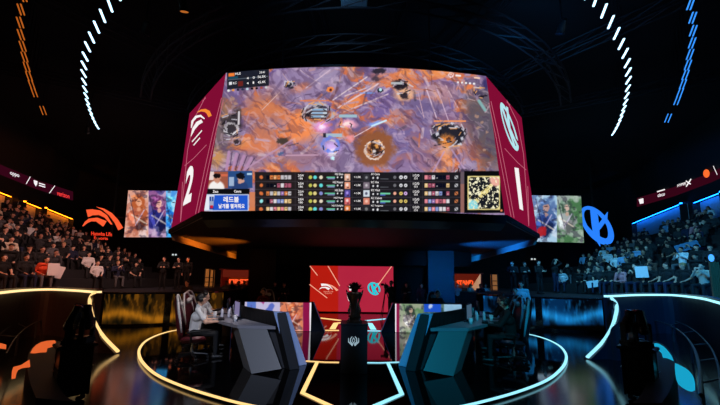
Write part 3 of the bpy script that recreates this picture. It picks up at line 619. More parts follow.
# ================================================================== WALL SCREENS AND SIGNS
def portrait(x, y, cx, cy, s, hair, skin, cloth, bg, x0, x1, P):
    inz = sst(x0-.4, x0+.4, x)*(1-sst(x1-.4, x1+.4, x))
    Q = Pic(x, y, bg); Q.put(sst(.5, .66, fbm(x/11, y/13, int(cx), 2))*.45, (.93, .92, .96)); Q.put(sst(.52, .66, fbm(x/8+y/19, y/9, int(cx)+5, 2))*.6, cloth)
    Q.blob(cx, cy+s*2.6, s*1.9, s*2.1, cloth, 1, .3, .1, .6); Q.blob(cx+s*.6, cy+s*3.4, s*.9, s*1.6, tuple(v*.55 for v in cloth), .9, .5, .4, .6); Q.blob(cx-s*.9, cy+s*2.6, s*.5, s*1.4, tuple(min(1, v*1.35+.1) for v in cloth), .9, .5, -.3, .6)
    Q.blob(cx, cy, s*1.15, s*1.4, hair, 1, .35, .2, .7); Q.blob(cx+s*.8, cy+s, s*.5, s*1.7, hair, .9, .5, -.3, .8); Q.blob(cx-s*.5, cy-s*.8, s*.6, s*.4, tuple(min(1, v*1.4+.1) for v in hair), .8, .6, .5, .6)
    Q.blob(cx+.2*s, cy+.1*s, s*.5, s*.7, skin, 1, .3); Q.blob(cx+.1*s, cy-.1*s, s*.36, s*.10, (.15, .08, .1), .8, .5); Q.blob(cx+.2*s, cy+1.2*s, s*.4, s*.5, skin, .9, .5)
    Q.line(cx-s, cy+s*2, cx+s*1.3, cy+s*3.4, s*.18, (.95, .88, .80), .6); Q.line(cx+s, cy+s*1.2, cx-s*.4, cy+s*3.6, s*.14, (.86, .80, .95), .6); Q.line(cx-s*1.4, cy-s*1.2, cx-s*.2, cy+s*3.8, s*.12, (.12, .10, .2), .5)
    Q.put(sst(.60, .72, fbm(x/4.5, y/6, int(cx)+9, 3))*.22, (.98, .96, .98)); Q.put(sst(.57, .68, fbm(x/5, y/4, int(cx)+19, 3))*.45, (.12, .09, .18))
    P.c = P.c*(1-inz[:, None])+Q.c*inz[:, None]
def paint_wl(x, y):
    P = Pic(x, y, (.9, .85, .9))
    portrait(x, y, 138, 202, 6.4, (.72, .36, .20), (.90, .62, .48), (.70, .36, .26), (.86, .62, .54), 120, 148.5, P)
    portrait(x, y, 158, 203, 6.2, (.45, .20, .42), (.92, .68, .62), (.14, .15, .46), (.58, .36, .58), 148.5, 166, P)
    portrait(x, y, 173, 203, 6, (.35, .75, .95), (.65, .88, .98), (.12, .45, .85), (.25, .68, .95), 166, 190, P)
    return P.c
def paint_wr(x, y):
    P = Pic(x, y, (.8, .85, .9))
    portrait(x, y, 545, 207, 6.6, (.30, .42, .62), (.70, .55, .52), (.16, .26, .52), (.66, .80, .90), 520, 557, P)
    portrait(x, y, 566, 207, 5.8, (.24, .34, .28), (.75, .62, .55), (.62, .66, .66), (.28, .46, .30), 557, 590, P)
    P.blob(541, 232, 5, 8, (.72, .12, .14), .9, .5, .8, .7)
    return P.c
for sd, fn, nm in ((-1, paint_wl, 'wall-mounted screen with orange and purple haired portraits next to the orange swoosh'), (1, paint_wr, 'wall-mounted screen with blue and green armoured portraits next to the round blue emblem')):
    Y = 22.0
    px = [(124.0, 237.2), (178.5, 237.2), (178.5, 191), (128.3, 190.4)]
    P4 = [at(x, y, Y) for x, y in px]
    if sd > 0: P4 = [Vector((-p.x, p.y, p.z)) for p in P4]
    r = thing('wall_screen', nm, 'screen', (-15*-sd, Y+.2, P4[0].z), 0, 'wall screens beside the video board', True)
    Sx = bil(*P4); picture('display', Sx, 120, 90, fn, r)
    mb = MB(); mb.prism([p+Vector((0, .03, 0)) for p in P4], (0, .25, 0)); mb.build('frame', BLACK, r)
    c = sum(P4, Vector())/4
    mb = MB(); mb.box((c.x, Y+5.8, c.z), (.3, 11.1, .3)); mb.build('bracket', BLACK, r)
YS = 24.0
SG = bil((-25, YS, 0), (-5, YS, 0), (-5, YS, 10), (-25, YS, 10))
sgn = thing('wall_sign', 'glowing orange swoosh sign with lettering on the black wall', 'sign', (-19.5, YS, 4), 0, None, True)
OR = glow('orange_sign', (.98, .36, .20), 1.05)
q = [(83.4, 207.0), (123.6, 207.0), (123.6, 230.4), (83.4, 230.4)]
flat('upper_arc', SG, [mapq(p, q) for p in SW_A], OR, sgn, .02, .08); flat('lower_arc', SG, [mapq(p, q) for p in SW_B], OR, sgn, .02, .08); flat('outer_arc', SG, [mapq(p, q) for p in SW_C], OR, sgn, .02, .08)
text('lettering', SG, [('Hanwha Life', boxq(91.4, 231.4, 112.2, 235.4, .04)), ('Esports', boxq(94.2, 236.4, 108, 240.4, .04))], None, glow('orange_letter', (.95, .25, .15), 1.1), sgn, .02, .02)
mb = MB(); mb.box((-19.7, YS+.14, 9.7), (.12, .1, 5.5)); mb.box((-19.7, YS+.12, 6.6), (3.0, .1, .12)); mb.box((-19.7, YS+.12, 6.0), (.12, .1, 2.1)); mb.build('bracket', BLACK, sgn)
SK = bil((5, YS, 0), (25, YS, 0), (25, YS, 10), (5, YS, 10))
sgn = thing('wall_sign', 'glowing blue round emblem with a slanting letter on the black wall', 'sign', (19.5, YS, 4), 0, None, True)
BLU = glow('blue_sign', (.16, .50, .98), 1.05)
flat('ring', SK, ell(596.4, 225.6, 22.5, 11.8, 0, 0, 0, 2*math.pi, 40, .92, lambda t: 3.4+3.2*max(0, math.cos(t-.3))), BLU, sgn, .02, .08)
flat('letter', SK, [[(588.6, 207.2), (592.6, 209.6), (596.2, 216), (597.4, 226), (598.6, 246.6), (592.2, 237), (590.2, 224)], [(597, 224.4), (606, 212.4), (605.4, 220.4), (597.4, 231)]], BLU, sgn, .13, .05)
mb = MB(); mb.box((19.7, YS+.22, 9.7), (.12, .1, 5.5)); mb.box((19.7, YS+.2, 6.0), (.12, .1, 2.2)); mb.build('bracket', BLACK, sgn)

# ribbon boards along the side walls
def wallS(sd):
    a = WL[0].copy(); b = WL[2].copy(); a.x *= -sd if sd > 0 else 1; b.x *= -sd if sd > 0 else 1
    a, b = Vector((WL[0].x*(1 if sd < 0 else -1), WL[0].y, 0)), Vector((WL[2].x*(1 if sd < 0 else -1), WL[2].y, 0))
    return lambda u, v: a.lerp(b, u)+Vector((0, 0, 12*v))
for sd in (-1, 1):
    W = wallS(sd)
    strip = [(-26, 152.5), (0, 165.2), (36, 180.2), (71.5, 191.5), (71.5, 200.2), (36, 189), (0, 174.5), (-26, 162)]
    t = (lambda q: q) if sd < 0 else (lambda q: [sym(x, y+(-0.5)) for x, y in q])
    r = thing('ribbon_board', ('crimson ribbon board with sponsor names above the gold-lit stand' if sd < 0 else 'crimson ribbon board with sponsor marks above the blue-lit stand'), 'ribbon board', (24*sd, 23, 9), 0, None, True)
    ps = [hit(W, x, y, .12)[0] for x, y in t(strip)]; nn = hit(W, *t([(36, 185)])[0])[1]
    mb = MB(); mb.prism(ps, -nn*.118); mb.build('display', glow('ribbon_crimson', (.20, .02, .085), 1.), r)
    if sd < 0:
        text('lettering', W, [('oppo', [(6.5, 177), (16.4, 179.8), (16.8, 175.6), (7, 171.8)]), ('vertigo', [(36.8, 186.4), (43, 188.6), (43, 187), (36.8, 184.8)]) ], None, WHITE, r, .02, .16) if False else None
        text('lettering', W, 'oppo', [(7, 175.2), (16.4, 178.2), (16.4, 174.4), (7, 171.2)], WHITE, r, .02, .15)
        text('lettering', W, 'verizon', [(54.6, 195.0), (67.4, 198.4), (67.4, 194.4), (54.6, 190.4)], glow('red_letter', (.97, .22, .22), 1.1), r, .02, .15)
        flat('mark', W, [[(31, 179.6), (35, 181.0), (34.6, 184), (33.2, 186.2), (31.4, 183.2)]]+stroke([(36.4, 182.8), (42.6, 184.8)], 1.1)+stroke([(36.4, 185.0), (42.8, 187.0)], 1.1), WHITE, r, .15)
        flat('divider', W, stroke([(23.4, 183.6), (27.6, 176.4)], .8)+stroke([(47, 193), (52.6, 185.4)], .8), WHITE, r, .15)
    else:
        text('lettering', W, [('cisco', [(660, 197), (667.4, 195.4), (667.4, 192), (660, 193.6)])], None, WHITE, r, .02, .15)
        flat('mark', W, [[(640.6, 199.2), (645.4, 198), (645.8, 203), (642, 203.8)]]+stroke([(659.4, 191.6), (667.4, 189.2)], 1.2), WHITE, r, .15)
        text('lettering', W, 'HYPER', [(680, 186.8), (689, 184.2), (689, 181.6), (680, 184.2)], WHITE, r, .03, .15); flat('mark', W, stroke([(689, 186.4), (694, 178.6)], 1.2)+stroke([(688.6, 180.6), (693.6, 184)], 1.2), WHITE, r, .15)
        flat('round_mark', W, [[(709.6+3.3*math.cos(a), 173.2+4.2*math.sin(a)) for a in np.linspace(0, 2*math.pi, 21)[:-1]]], glow('orange_round', (.98, .42, .18), 1.1), r, .15)
        flat('divider', W, stroke([(716.6, 165.6), (720.6, 174.4)], .7), WHITE, r, .15)

# lit niches behind the top rows
for sd, pairs in ((-1, [((17.6, 203.4), (35.5, 209.2)), ((39.5, 210.6), (68.2, 219.4)), ((-14, 191), (4.6, 198))]), (1, [((636.6, 222.6), (688.4, 208.0)), ((700.4, 204.4), (730, 193))])):
    W = wallS(sd)
    for j, (a, b) in enumerate(pairs):
        r = thing('lit_niche', 'recess lit by a %s strip, %s' % ('gold' if sd < 0 else 'blue', (['middle one above the top row', 'one nearest the orange swoosh sign', 'one cut by the picture edge'] if sd < 0 else ['long one nearest the round emblem', 'one beyond it cut by the picture edge'])[j]), 'lit niche', (24*sd, 24, 6), 0, 'lit niches behind the top rows', True)
        pa, n = hit(W, a[0], a[1]-1.5, 0); pb, _ = hit(W, b[0], b[1]-1.5, 0); zt_ = (pa.z+pb.z)/2; hh = 1.5
        pa.z = pb.z = zt_
        colr = (1., .50, .07) if sd < 0 else (.06, .44, 1.)
        mb = MB(); mb.prism([pa+n*.02, pb+n*.02, pb+n*.02-up*hh, pa+n*.02-up*hh], n*.04); mb.build('back_panel', mat('niche_panel', (.62, .62, .62), .6, bump=.2, scale=4), r)
        mb = MB(); mb.prism([pa+n*.06+up*.1, pb+n*.06+up*.1, pb+n*.5+up*.1, pa+n*.5+up*.1], up*.14); mb.prism([pa+n*.46-up*.02, pb+n*.46-up*.02, pb+n*.5-up*.02, pa+n*.5-up*.02], up*.13); mb.build('canopy', BLACK, r)
        mb = MB(); mb.prism([pa+n*.30, pb+n*.30, pb+n*.42, pa+n*.42], up*.08); mb.build('light_strip', glow('niche_gold', colr, 10) if sd < 0 else glow('niche_blue', colr, 12), r)
        for e in ((pa, pb), (pb, pa)):
            dd = (e[1]-e[0]).normalized()*.08
            mb = MB(); mb.prism([e[0]+n*.06, e[0]+dd+n*.06, e[0]+dd+n*.45, e[0]+n*.45], -up*hh); mb.build('side_panel', BLACK, r)

# ================================================================== BARRIERS with light strips
PB = [(-60, 303), (-30, 297), (0, 292.4), (25, 290.0), (50, 289.2), (75, 290.2), (98, 292.0)]
def barrier(sd):
    pix = PB if sd < 0 else None
    if sd < 0: L = smooth([atz(x, y, 1.36) for x, y in PB], 6)
    else: L = smooth([atz(x, y, 1.36) for x, y in [(765, 313), (740, 307.5), (720, 302.4), (700, 297.8), (672, 294.9), (640, 294.7), (607, 296.0)]], 6)
    L = [Vector((p.x, p.y, 0)) for p in L]
    col = 'gold' if sd < 0 else 'cyan'
    r = thing('curved_barrier', 'curved dark barrier with a bright %s light strip along its top' % col, 'barrier', (11*sd, 11, 0), 0, 'curved barriers in front of the stands', True)
    def lofted(w0, w1, z0, z1, nm, m_, parent=r):
        secs = []
        for i, p in enumerate(L):
            t = (L[min(i+1, len(L)-1)]-L[max(i-1, 0)]).normalized(); n = Vector((-t.y, t.x, 0)); n = n if n.dot(-p) > 0 else -n
            secs.append([p+n*w0+up*z0, p+n*w1+up*z0, p+n*w1+up*z1, p+n*w0+up*z1])
        mb = MB(); mb.loft(secs); return mb.build(nm, m_, parent)
    lofted(-.10, .0, 0, 1.32, 'wall', mat('barrier_'+col, (.15, .10, .085) if sd < 0 else (.08, .12, .17), .42, bump=.08, scale=3))  # on the blue side, wall and cap colours include the blue light
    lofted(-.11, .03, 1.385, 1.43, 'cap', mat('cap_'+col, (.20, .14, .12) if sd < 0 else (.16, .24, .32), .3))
    lofted(-.08, .02, 1.32, 1.385, 'light_strip', GOLDB if sd < 0 else CYANB)
    # sloping end parapet
    ks = [(98, 292.8, 1.36), (92.2, 298, 1.22), (90.4, 306, 1.06), (92, 316, .84), (96.5, 327, .58), (104, 338, .32), (118, 352.5, .02)]
    pts = smooth([atz(x, y, z) for x, y, z in ks], 5)
    if sd > 0: pts = [Vector((-p.x, p.y, p.z)) for p in pts]
    r2 = thing('sloping_parapet', 'curved parapet sloping down to the floor with a %s light edge' % col, 'parapet', (7.5*sd, 7.5, 0), 0, 'sloping ends of the barriers', True)
    mb = MB(); mb.tube([p+up*.02+Vector((0, -.09*max(0, 1-i/12.), 0)) for i, p in enumerate(pts)], .036, 8, ref=(.25, 1, 0)); mb.build('light_edge', GOLD if sd < 0 else CYAN, r2, smooth=True)
    for nm, w0, w1, dz0, dz1, m_ in (('wall', -.08, .08, None, -.005, mat('barrier_'+col, (0, 0, 0))),):
        secs = []
        for i, p in enumerate(pts):
            t = (pts[min(i+1, len(pts)-1)]-pts[max(i-1, 0)]); t.z = 0; t.normalize(); n = Vector((-t.y, t.x, 0))
            zb_ = 0.0 if dz0 is None else p.z+dz0; b_ = Vector((p.x, p.y, 0))
            secs.append([b_+n*w0+up*min(zb_, p.z), b_+n*w1+up*min(zb_, p.z), b_+n*w1+up*max(p.z+dz1, .004), b_+n*w0+up*max(p.z+dz1, .004)])
        mb = MB(); mb.loft(secs); mb.build(nm, m_, r2)
barrier(-1); barrier(1)

# ================================================================== LOW FASCIA with flame-like LED picture
def flame(colA, colB, seed):
    def f(x, y):
        P = Pic(x, y, (.035, .03, .015) if seed == 1 else (.005, .02, .05))
        yy = (y-293)/34.
        n = fbm(x/7., y/16., seed, 4); n2 = fbm(x/2.6, y/11., seed+4, 3)
        P.put(sst(.38, .62, n)*.6, colA); 
        band = np.exp(-((yy-.68-.10*np.sin(x/11.))/.16)**2)*(.55+.7*n2)
        P.put(np.clip(band, 0, 1)*.85, colB); P.put(sst(.9, 1.0, yy), (.01, .01, .01))
        P.put(sst(.56, .70, n2)*(1-yy)*.5, colB)
        return P.c
    return f
for sd in (-1, 1):
    col = 'amber' if sd < 0 else 'blue'
    r = thing('stage_fascia', 'low curved wall carrying a rippling %s screen behind the stage' % col, 'low wall', (8*sd, 12, 0), 0, 'low curved walls behind the stage', True)
    ks = [(-9.75, 11.35), (-9.2, 11.15), (-8.5, 11.1), (-7.8, 11.25), (-7.1, 11.6), (-6.5, 12.1), (-6.0, 12.9), (-5.8, 14)]
    L = smooth([Vector((x*(1 if sd < 0 else -1), y, 0)) for x, y in ks], 5)
    secs = []
    for i, p in enumerate(L):
        t = (L[min(i+1, len(L)-1)]-L[max(i-1, 0)]).normalized(); n = Vector((-t.y, t.x, 0)); n = n if n.dot(Vector((-p.x, -p.y, 0))) > 0 else -n
        secs.append([p, p+n*.14, p+n*.14+up*1.2, p+up*1.2])
    mb = MB(); mb.loft(secs); mb.build('panel', mat('gloss_fascia', (.05, .05, .055), .15, spec=.8), r)
    def curve(t_):
        x_ = t_*(len(L)-1); i = min(int(x_), len(L)-2); f_ = x_-i; return L[i].lerp(L[i+1], f_)
    for (ta, tb) in ((.20, .56), (.60, .93)):
        def Sx(u, v, ta=ta, tb=tb):
            p = curve(ta+(tb-ta)*u); c_ = Vector((0, 6, 0)); d_ = (c_-p); d_.z = 0; d_.normalize()
            t = (curve(min(1, ta+(tb-ta)*u+.01))-curve(max(0, ta+(tb-ta)*u-.01))).normalized(); n = Vector((-t.y, t.x, 0)); n = n if n.dot(-p) > 0 else -n
            return p+n*.15+up*(.08+1.06*v)
        picture('display', Sx, 60, 30, flame((.30, .17, .03), (.72, .44, .08), 1) if sd < 0 else flame((.02, .26, .50), (.12, .62, .95), 2), r)
# ================================================================== PEOPLE
def cap_mesh(mb, a, b, ra, rb, n=10):
    a, b = Vector(a), Vector(b); t = b-a; L = t.length; t.normalize()
    x = t.cross(Vector((0, 0, 1)));  x = t.cross(Vector((0, 1, 0))) if x.length < .1 else x
    x.normalize(); y = t.cross(x).normalized(); rings = []
    for s in (-.98, -.75, -.4, 0): rings.append((a+t*ra*s, ra*math.sqrt(max(0, 1-s*s))))
    for s in (0, .4, .75, .98): rings.append((b+t*rb*s, rb*math.sqrt(max(0, 1-s*s))))
    mb.loft([[p+(x*math.cos(2*math.pi*k/n)+y*math.sin(2*math.pi*k/n))*r for k in range(n)] for p, r in rings])
class Fig:
    """collects tapered limbs and ellipsoids, then fuses them into one continuous skin"""
    def __init__(s): s.p = []
    def cap(s, a, b, ra, rb, tg): s.p.append(('c', Vector(a), Vector(b), ra, rb, tg))
    def ell(s, c, r, tg, M=None): s.p.append(('e', Vector(c), r, M or Matrix.Identity(3), tg))
    def mesh(s, name, voxel, tags):
        mb = MB()
        for p in s.p:
            if p[0] == 'c': cap_mesh(mb, *p[1:5])
            else: mb.ball(p[1], p[2], 12, 0, p[3])
        me = bpy.data.meshes.new('t'); me.from_pydata(mb.v, [], mb.f)
        bm = bmesh.new(); bm.from_mesh(me); bmesh.ops.recalc_face_normals(bm, faces=bm.faces[:]); bm.to_mesh(me); bm.free()
        o = bpy.data.objects.new('t', me); COL.objects.link(o)
        md = o.modifiers.new('r', 'REMESH'); md.mode = 'VOXEL'; md.voxel_size = voxel; md.adaptivity = 0
        sm = o.modifiers.new('s', 'SMOOTH'); sm.iterations = 2; sm.factor = .5
        bpy.context.view_layer.update()
        out = bpy.data.meshes.new_from_object(o.evaluated_get(bpy.context.evaluated_depsgraph_get()))
        bpy.data.objects.remove(o); bpy.data.meshes.remove(me); out.name = name
        n = len(out.polygons); c = np.zeros(n*3); out.polygons.foreach_get('center', c); c = c.reshape(-1, 3)
        best = np.full(n, 1e9); idx = np.zeros(n, int)
        for p in s.p:
            if p[0] == 'c':
                a, b = np.array(p[1]), np.array(p[2]); d = b-a; t = np.clip(((c-a)@d)/(d@d), 0, 1)
                dist = np.linalg.norm(c-a-t[:, None]*d, axis=1)-(p[3]+(p[4]-p[3])*t)
            else:
                q = (c-np.array(p[1]))@np.array(p[3]); r = np.array(p[2]); k = np.linalg.norm(q/r, axis=1); dist = (k-1)*min(r)
            tg = p[-1]; up_ = dist < best; best[up_] = dist[up_]; idx[up_] = tags.index(tg)
        for t in tags: out.materials.append(None)
        out.polygons.foreach_set('material_index', idx.astype(np.int32)); out.polygons.foreach_set('use_smooth', [True]*n); out.update()
        return out
def hand(f, w, d, pn, thumb, s=1., curl=.5, fr=.0095):
    """w wrist, d direction, pn palm normal (the way the fingers curl), thumb side vector"""
    w, d, pn, th = Vector(w), Vector(d).normalized(), Vector(pn).normalized(), Vector(thumb).normalized()
    R = Matrix((d, th, pn)).transposed()
    f.ell(w+d*.045*s, (.05*s, .038*s, .017*s), 'skin', R)
    f.cap(w-d*.02, w+d*.03*s, .026*s, .024*s, 'skin')
    for i, (o, L) in enumerate(((.028, .070), (.010, .080), (-.009, .074), (-.027, .058))):
        b = w+d*.075*s+th*o*s; m_ = b+(d*math.cos(curl*.6)+pn*math.sin(curl*.6)+th*o*1.5)*L*.5*s; e = m_+(d*math.cos(curl*1.6)+pn*math.sin(curl*1.6))*L*.5*s
        f.cap(w+d*.05*s+th*o*.8*s, b, fr*1.05, fr, 'skin'); f.cap(b, m_, fr, fr*.95, 'skin'); f.cap(m_, e, fr*.95, fr*.8, 'skin')
    b = w+d*.02*s+th*.022*s; m_ = b+(d*.6+th*.7+pn*.3)*.042*s; f.cap(b, m_, fr*1.25, fr*1.1, 'skin'); f.cap(m_, m_+(d*.9+th*.2+pn*.35)*.034*s, fr*1.1, fr*.85, 'skin')
def head(f, c, fw, upv=Vector((0, 0, 1)), face=True):
    c = Vector(c); fw = Vector(fw).normalized(); rt = fw.cross(upv).normalized(); u = rt.cross(fw).normalized()
    R = Matrix((rt, fw, u)).transposed()
    f.ell(c+u*.02, (.076, .095, .10), 'skin', R); f.ell(c-u*.05+fw*.022, (.056, .064, .066), 'skin', R)
    f.cap(c-u*.01+fw*.088, c-u*.03+fw*.103, .011, .015, 'skin')
    for k in (-1, 1): f.ell(c+rt*.078*k-fw*.005-u*.005, (.012, .024, .032), 'skin', R); f.cap(c+rt*.02*k+fw*.085+u*.028, c+rt*.045*k+fw*.076+u*.026, .009, .009, 'skin')
    f.cap(c+rt*-.02+fw*.086-u*.062, c+rt*.02+fw*.086-u*.062, .0085, .0085, 'lips')
    if face:
        for k in (-1, 1): f.ell(c+rt*.031*k+fw*.084+u*.008, (.014, .010, .008), 'eye', R)
TAGS = ['skin', 'top', 'trousers', 'shoes', 'lips', 'eye']
def arm(f, sh, el, wr, d, pn, th, sleeve='long', curl=.5, fr=.0095, k=1.):
    f.cap(sh, el, .062*k, .047*k, 'top'); sh, el, wr = Vector(sh), Vector(el), Vector(wr)
    if sleeve == 'long': f.cap(el, el.lerp(wr, .93), .046*k, .034*k, 'top'); f.cap(el, wr, .04, .027, 'skin')
    else:
        f.p.pop(); f.cap(sh, sh.lerp(el, .72), .057*k, .054*k, 'top'); f.cap(sh, el, .048, .041, 'skin'); f.cap(el, wr, .042, .027, 'skin')
    hand(f, wr, d, pn, th, 1., curl, fr)
def torso(f, pel, ch, nk, hd, fw, k=1.):
    pel, ch, nk = Vector(pel), Vector(ch), Vector(nk)
    f.cap(pel+Vector((-.06, 0, 0)), pel+Vector((.06, 0, 0)), .115*k, .115*k, 'trousers')
    f.cap(pel+Vector((0, 0, .06)), ch, .135*k, .145*k, 'top'); f.cap(ch+Vector((-.07, 0, 0)), ch+Vector((.07, 0, 0)), .125*k, .125*k, 'top')
    f.cap(nk+Vector((-.15*k, 0, -.06)), nk+Vector((.15*k, 0, -.06)), .064, .064, 'top'); f.cap(nk+Vector((0, 0, -.06)), nk, .075, .058, 'top')
    f.cap(nk-Vector((0, 0, .02)), Vector(hd)-Vector((0, 0, .05)), .052, .050, 'skin')
def seated(arms='lap', lean=.0, fr=.012, sleeve='long', turn=0., knees=.15, tilt=0., k=1.):
    """seated figure facing +Y, sole level z=0, seat at z=.46"""
    f = Fig(); pel = (0, .02, .56); ch = (0, .03+lean*.5, .90); nk = (0, .04+lean*.9, 1.13); hd = (0, .07+lean*1.1, 1.27-lean*.05)
    fw = Vector((math.sin(turn), math.cos(turn), tilt)); torso(f, pel, ch, nk, hd, fw, k); head(f, hd, fw)
    for s in (-1, 1):
        hip = (.085*s, .03, .55); kn = (knees*s, .45, .53); an = (knees*s, .46, .10)
        f.cap(hip, kn, .088, .062, 'trousers'); f.cap(kn, an, .060, .043, 'trousers'); f.cap((knees*s, .42, .045), (knees*s*1.1, .60, .038), .042, .036, 'shoes')
        sh = Vector((.185*s*(1 if k == 1. else .92), nk[1]-.01, 1.07))
        if arms == 'lap': arm(f, sh, (.25*s, .08, .80), (.13*s, .30, .665), (-.3*s, 1, -.1), (0, 0, -1), (-s, -.2, 0), sleeve, .5, fr)
        elif arms == 'phone': arm(f, sh, (.24*s, .22, .88), (.06*s, .36, 1.12), (-.1*s, .2, 1), (0, -1, .1), (-s, 0, .3), sleeve, .9, fr)
        elif arms == 'clap': arm(f, sh, (.27*s, .14, .82), (.07*s, .36, .98), (-.35*s, .35, .9), (-s, 0, 0), (0, -1, .4), sleeve, .25, fr)
        elif arms == 'chin': arm(f, sh, (.22*s, .30, .70), (.05*s, .22+lean*.8, 1.06) if s > 0 else (.10, .36, .68), (-.1*s, -.1, 1) if s > 0 else (1, .1, 0), (-s, 0, 0), (0, -1, .3), sleeve, 1.2, fr)
        elif arms == 'cross': arm(f, sh, (.25*s, .12, .82), (-.06*s, .24, .89+.03*s), (-s, .06, .05), (0, -1, 0), (0, 0, 1), sleeve, .5, fr)
        elif arms == 'type': arm(f, sh, (.25*s, .20+lean, .80), (.16*s, .44+lean, .80), (-.2*s, 1, 0), (0, 0, -1), (-s, .1, 0), sleeve, .6, fr)
        elif arms == 'raise': arm(f, sh, (.34*s, .12, 1.24), (.22*s, .16, 1.50), (-.1*s, .1, 1), (0, 1, 0), (-s, 0, 0), sleeve, .2, fr)
    return f, Vector(hd), fw
def standing(arms='side', fr=.012, sleeve='long', turn=0., stride=0.):
    f = Fig(); pel = (0, 0, .95); ch = (0, .01, 1.24); nk = (0, 0, 1.47); hd = (0, .03, 1.615); fw = Vector((math.sin(turn), math.cos(turn), 0)); torso(f, pel, ch, nk, hd, fw); head(f, hd, fw)
    for s in (-1, 1):
        hip = (.09*s, 0, .93); kn = (.10*s, .03+stride*.5*s, .50); an = (.11*s, stride*s-.01, .09)
        f.cap(hip, kn, .090, .060, 'trousers'); f.cap(kn, an, .058, .042, 'trousers'); f.cap((an[0], an[1]-.03, .043), (an[0]*1.1, an[1]+.15, .036), .041, .035, 'shoes')
        sh = Vector((.19*s, -.01, 1.41))
        if arms == 'side': arm(f, sh, (.25*s, -.02, 1.13), (.26*s, .06, .88), (0, .15, -1), (-s, 0, 0), (0, 1, 0), sleeve, .5, fr)
        elif arms == 'cross': arm(f, sh, (.26*s, .08, 1.14), (-.05*s, .22, 1.20+.03*s), (-s, .05, .05), (0, -1, 0), (0, 0, 1), sleeve, .5, fr)
        elif arms == 'front': arm(f, sh, (.26*s, .10, 1.14), (.10*s, .34, 1.16), (-.2*s, .9, .2), (-s, 0, -.2), (0, 0, 1), sleeve, .8, fr)
        elif arms == 'head': arm(f, sh, (.33*s, .16, 1.52), (.14*s, .10, 1.68), (-.8*s, 0, .5), (0, -1, 0), (0, 0, 1), sleeve, .6, fr)
        elif arms == 'cam': arm(f, sh, (.24*s, .14, 1.18), (.12*s, .32, 1.46), (-.3*s, .8, .3), (-s, 0, 0), (0, 0, 1), sleeve, .9, fr)
    return f, Vector(hd), fw
def hair_mesh(name, hd, fw, kind):
    f = fw.copy(); f.z = 0; f.normalize(); rt = f.cross(up).normalized(); R = Matrix((rt, f, up)).transposed(); mb = MB()
    mb.ball(hd+up*.042-f*.018, (.086, .100, .098), 14, 0, R)
    if kind == 'long':
        mb.loft([[hd+up*z-f*(.05+.02*i)+rt*(w*math.cos(a))+f*(.055*math.sin(a)) for a in np.linspace(0, 2*math.pi, 13)[:-1]] for i, (z, w) in enumerate(((.06, .08), (-.04, .095), (-.14, .10), (-.24, .075)))])
    elif kind == 'cap':
        mb.loft([[hd+up*z+f*(.02+d+.075*math.sin(a))+rt*(.07*math.cos(a)) for a in np.linspace(0, 2*math.pi, 13)[:-1]] for z, d in ((.062, .06), (.078, .055))])
    elif kind == 'fringe': mb.ball(hd+up*.068+f*.055, (.070, .045, .036), 10, 0, R)
    me_o = mb.build(name, [bpy.data.materials['hair_black'] if 'hair_black' in bpy.data.materials else mat('hair_black', (.055, .045, .045), .5, bump=.4, scale=60)], smooth=True)
    me = me_o.data; bpy.data.objects.remove(me_o); return me
SK = [mat('skin_'+n, c, .55, bump=.05, scale=40) for n, c in (('fair', (.86, .68, .58)), ('warm', (.80, .60, .49)), ('tan', (.70, .50, .40)))]
LIPS = mat('lips', (.66, .34, .32), .5); EYE = mat('eye_dark', (.06, .05, .05), .2)
CL = {n: mat('cloth_'+n.replace(' ', '_'), c, .85, bump=.25, scale=25, var=.15) for n, c in {
    'black': (.04, .04, .045), 'charcoal': (.11, .11, .12), 'dark grey': (.17, .17, .18), 'grey': (.34, .34, .35), 'white': (.84, .84, .84), 'cream': (.76, .70, .62), 'pink': (.76, .48, .50), 'orange': (.85, .28, .12), 'navy': (.08, .11, .22),
    'pale blue': (.50, .66, .80), 'brown': (.28, .19, .14), 'maroon': (.36, .09, .12)}.items()}
SHOE = mat('shoe_black', (.05, .05, .05), .5)
HAIRM = {'black': mat('hair_black', (.055, .045, .045), .5, bump=.4, scale=60), 'dark brown': mat('hair_brown', (.14, .09, .07), .5, bump=.4, scale=60), 'blond': mat('hair_blond', (.62, .48, .30), .5, bump=.4, scale=60)}
def person(mesh, hm, loc, rz, top, trou, skin, hairc, scale=1., label='', group=None, cat='person'):
    o = bpy.data.objects.new('person', mesh); COL.objects.link(o); o.location = loc; o.rotation_euler = (0, 0, rz); o.scale = (scale,)*3
    for i, m_ in enumerate((skin, CL[top], CL[trou], SHOE, LIPS, EYE)): o.material_slots[i].link = 'OBJECT'; o.material_slots[i].material = m_
    h_ = bpy.data.objects.new('hair', hm); COL.objects.link(h_); h_.parent = o; h_.material_slots[0].link = 'OBJECT'; h_.material_slots[0].material = HAIRM[hairc]
    tag(o, label, cat, group); return o
POSES = []
for nm, kw, says in (('lap', dict(arms='lap'), 'hands in lap'), ('lean', dict(arms='lap', lean=.22), 'leaning forward'), ('clap', dict(arms='clap'), 'clapping'), ('cross', dict(arms='cross', turn=.3), 'arms folded'),
                     ('phone', dict(arms='phone', tilt=-.1), 'hands at face'), ('chin', dict(arms='chin', lean=.16, turn=-.25), 'chin on hand'), ('lapturn', dict(arms='lap', turn=.5, sleeve='short'), 'head turned'), ('raise', dict(arms='raise'), 'both arms up')):
    f, hd, fw = seated(fr=.0125, **kw); me = f.mesh('seated_person_'+nm, .016, TAGS)
    POSES.append((me, {k: hair_mesh('hair_'+k, hd, fw, k) for k in ('short', 'long', 'fringe', 'cap')}, says))
rr = random.Random(21)
n_sp = 0
used = set()
CAMD = {}
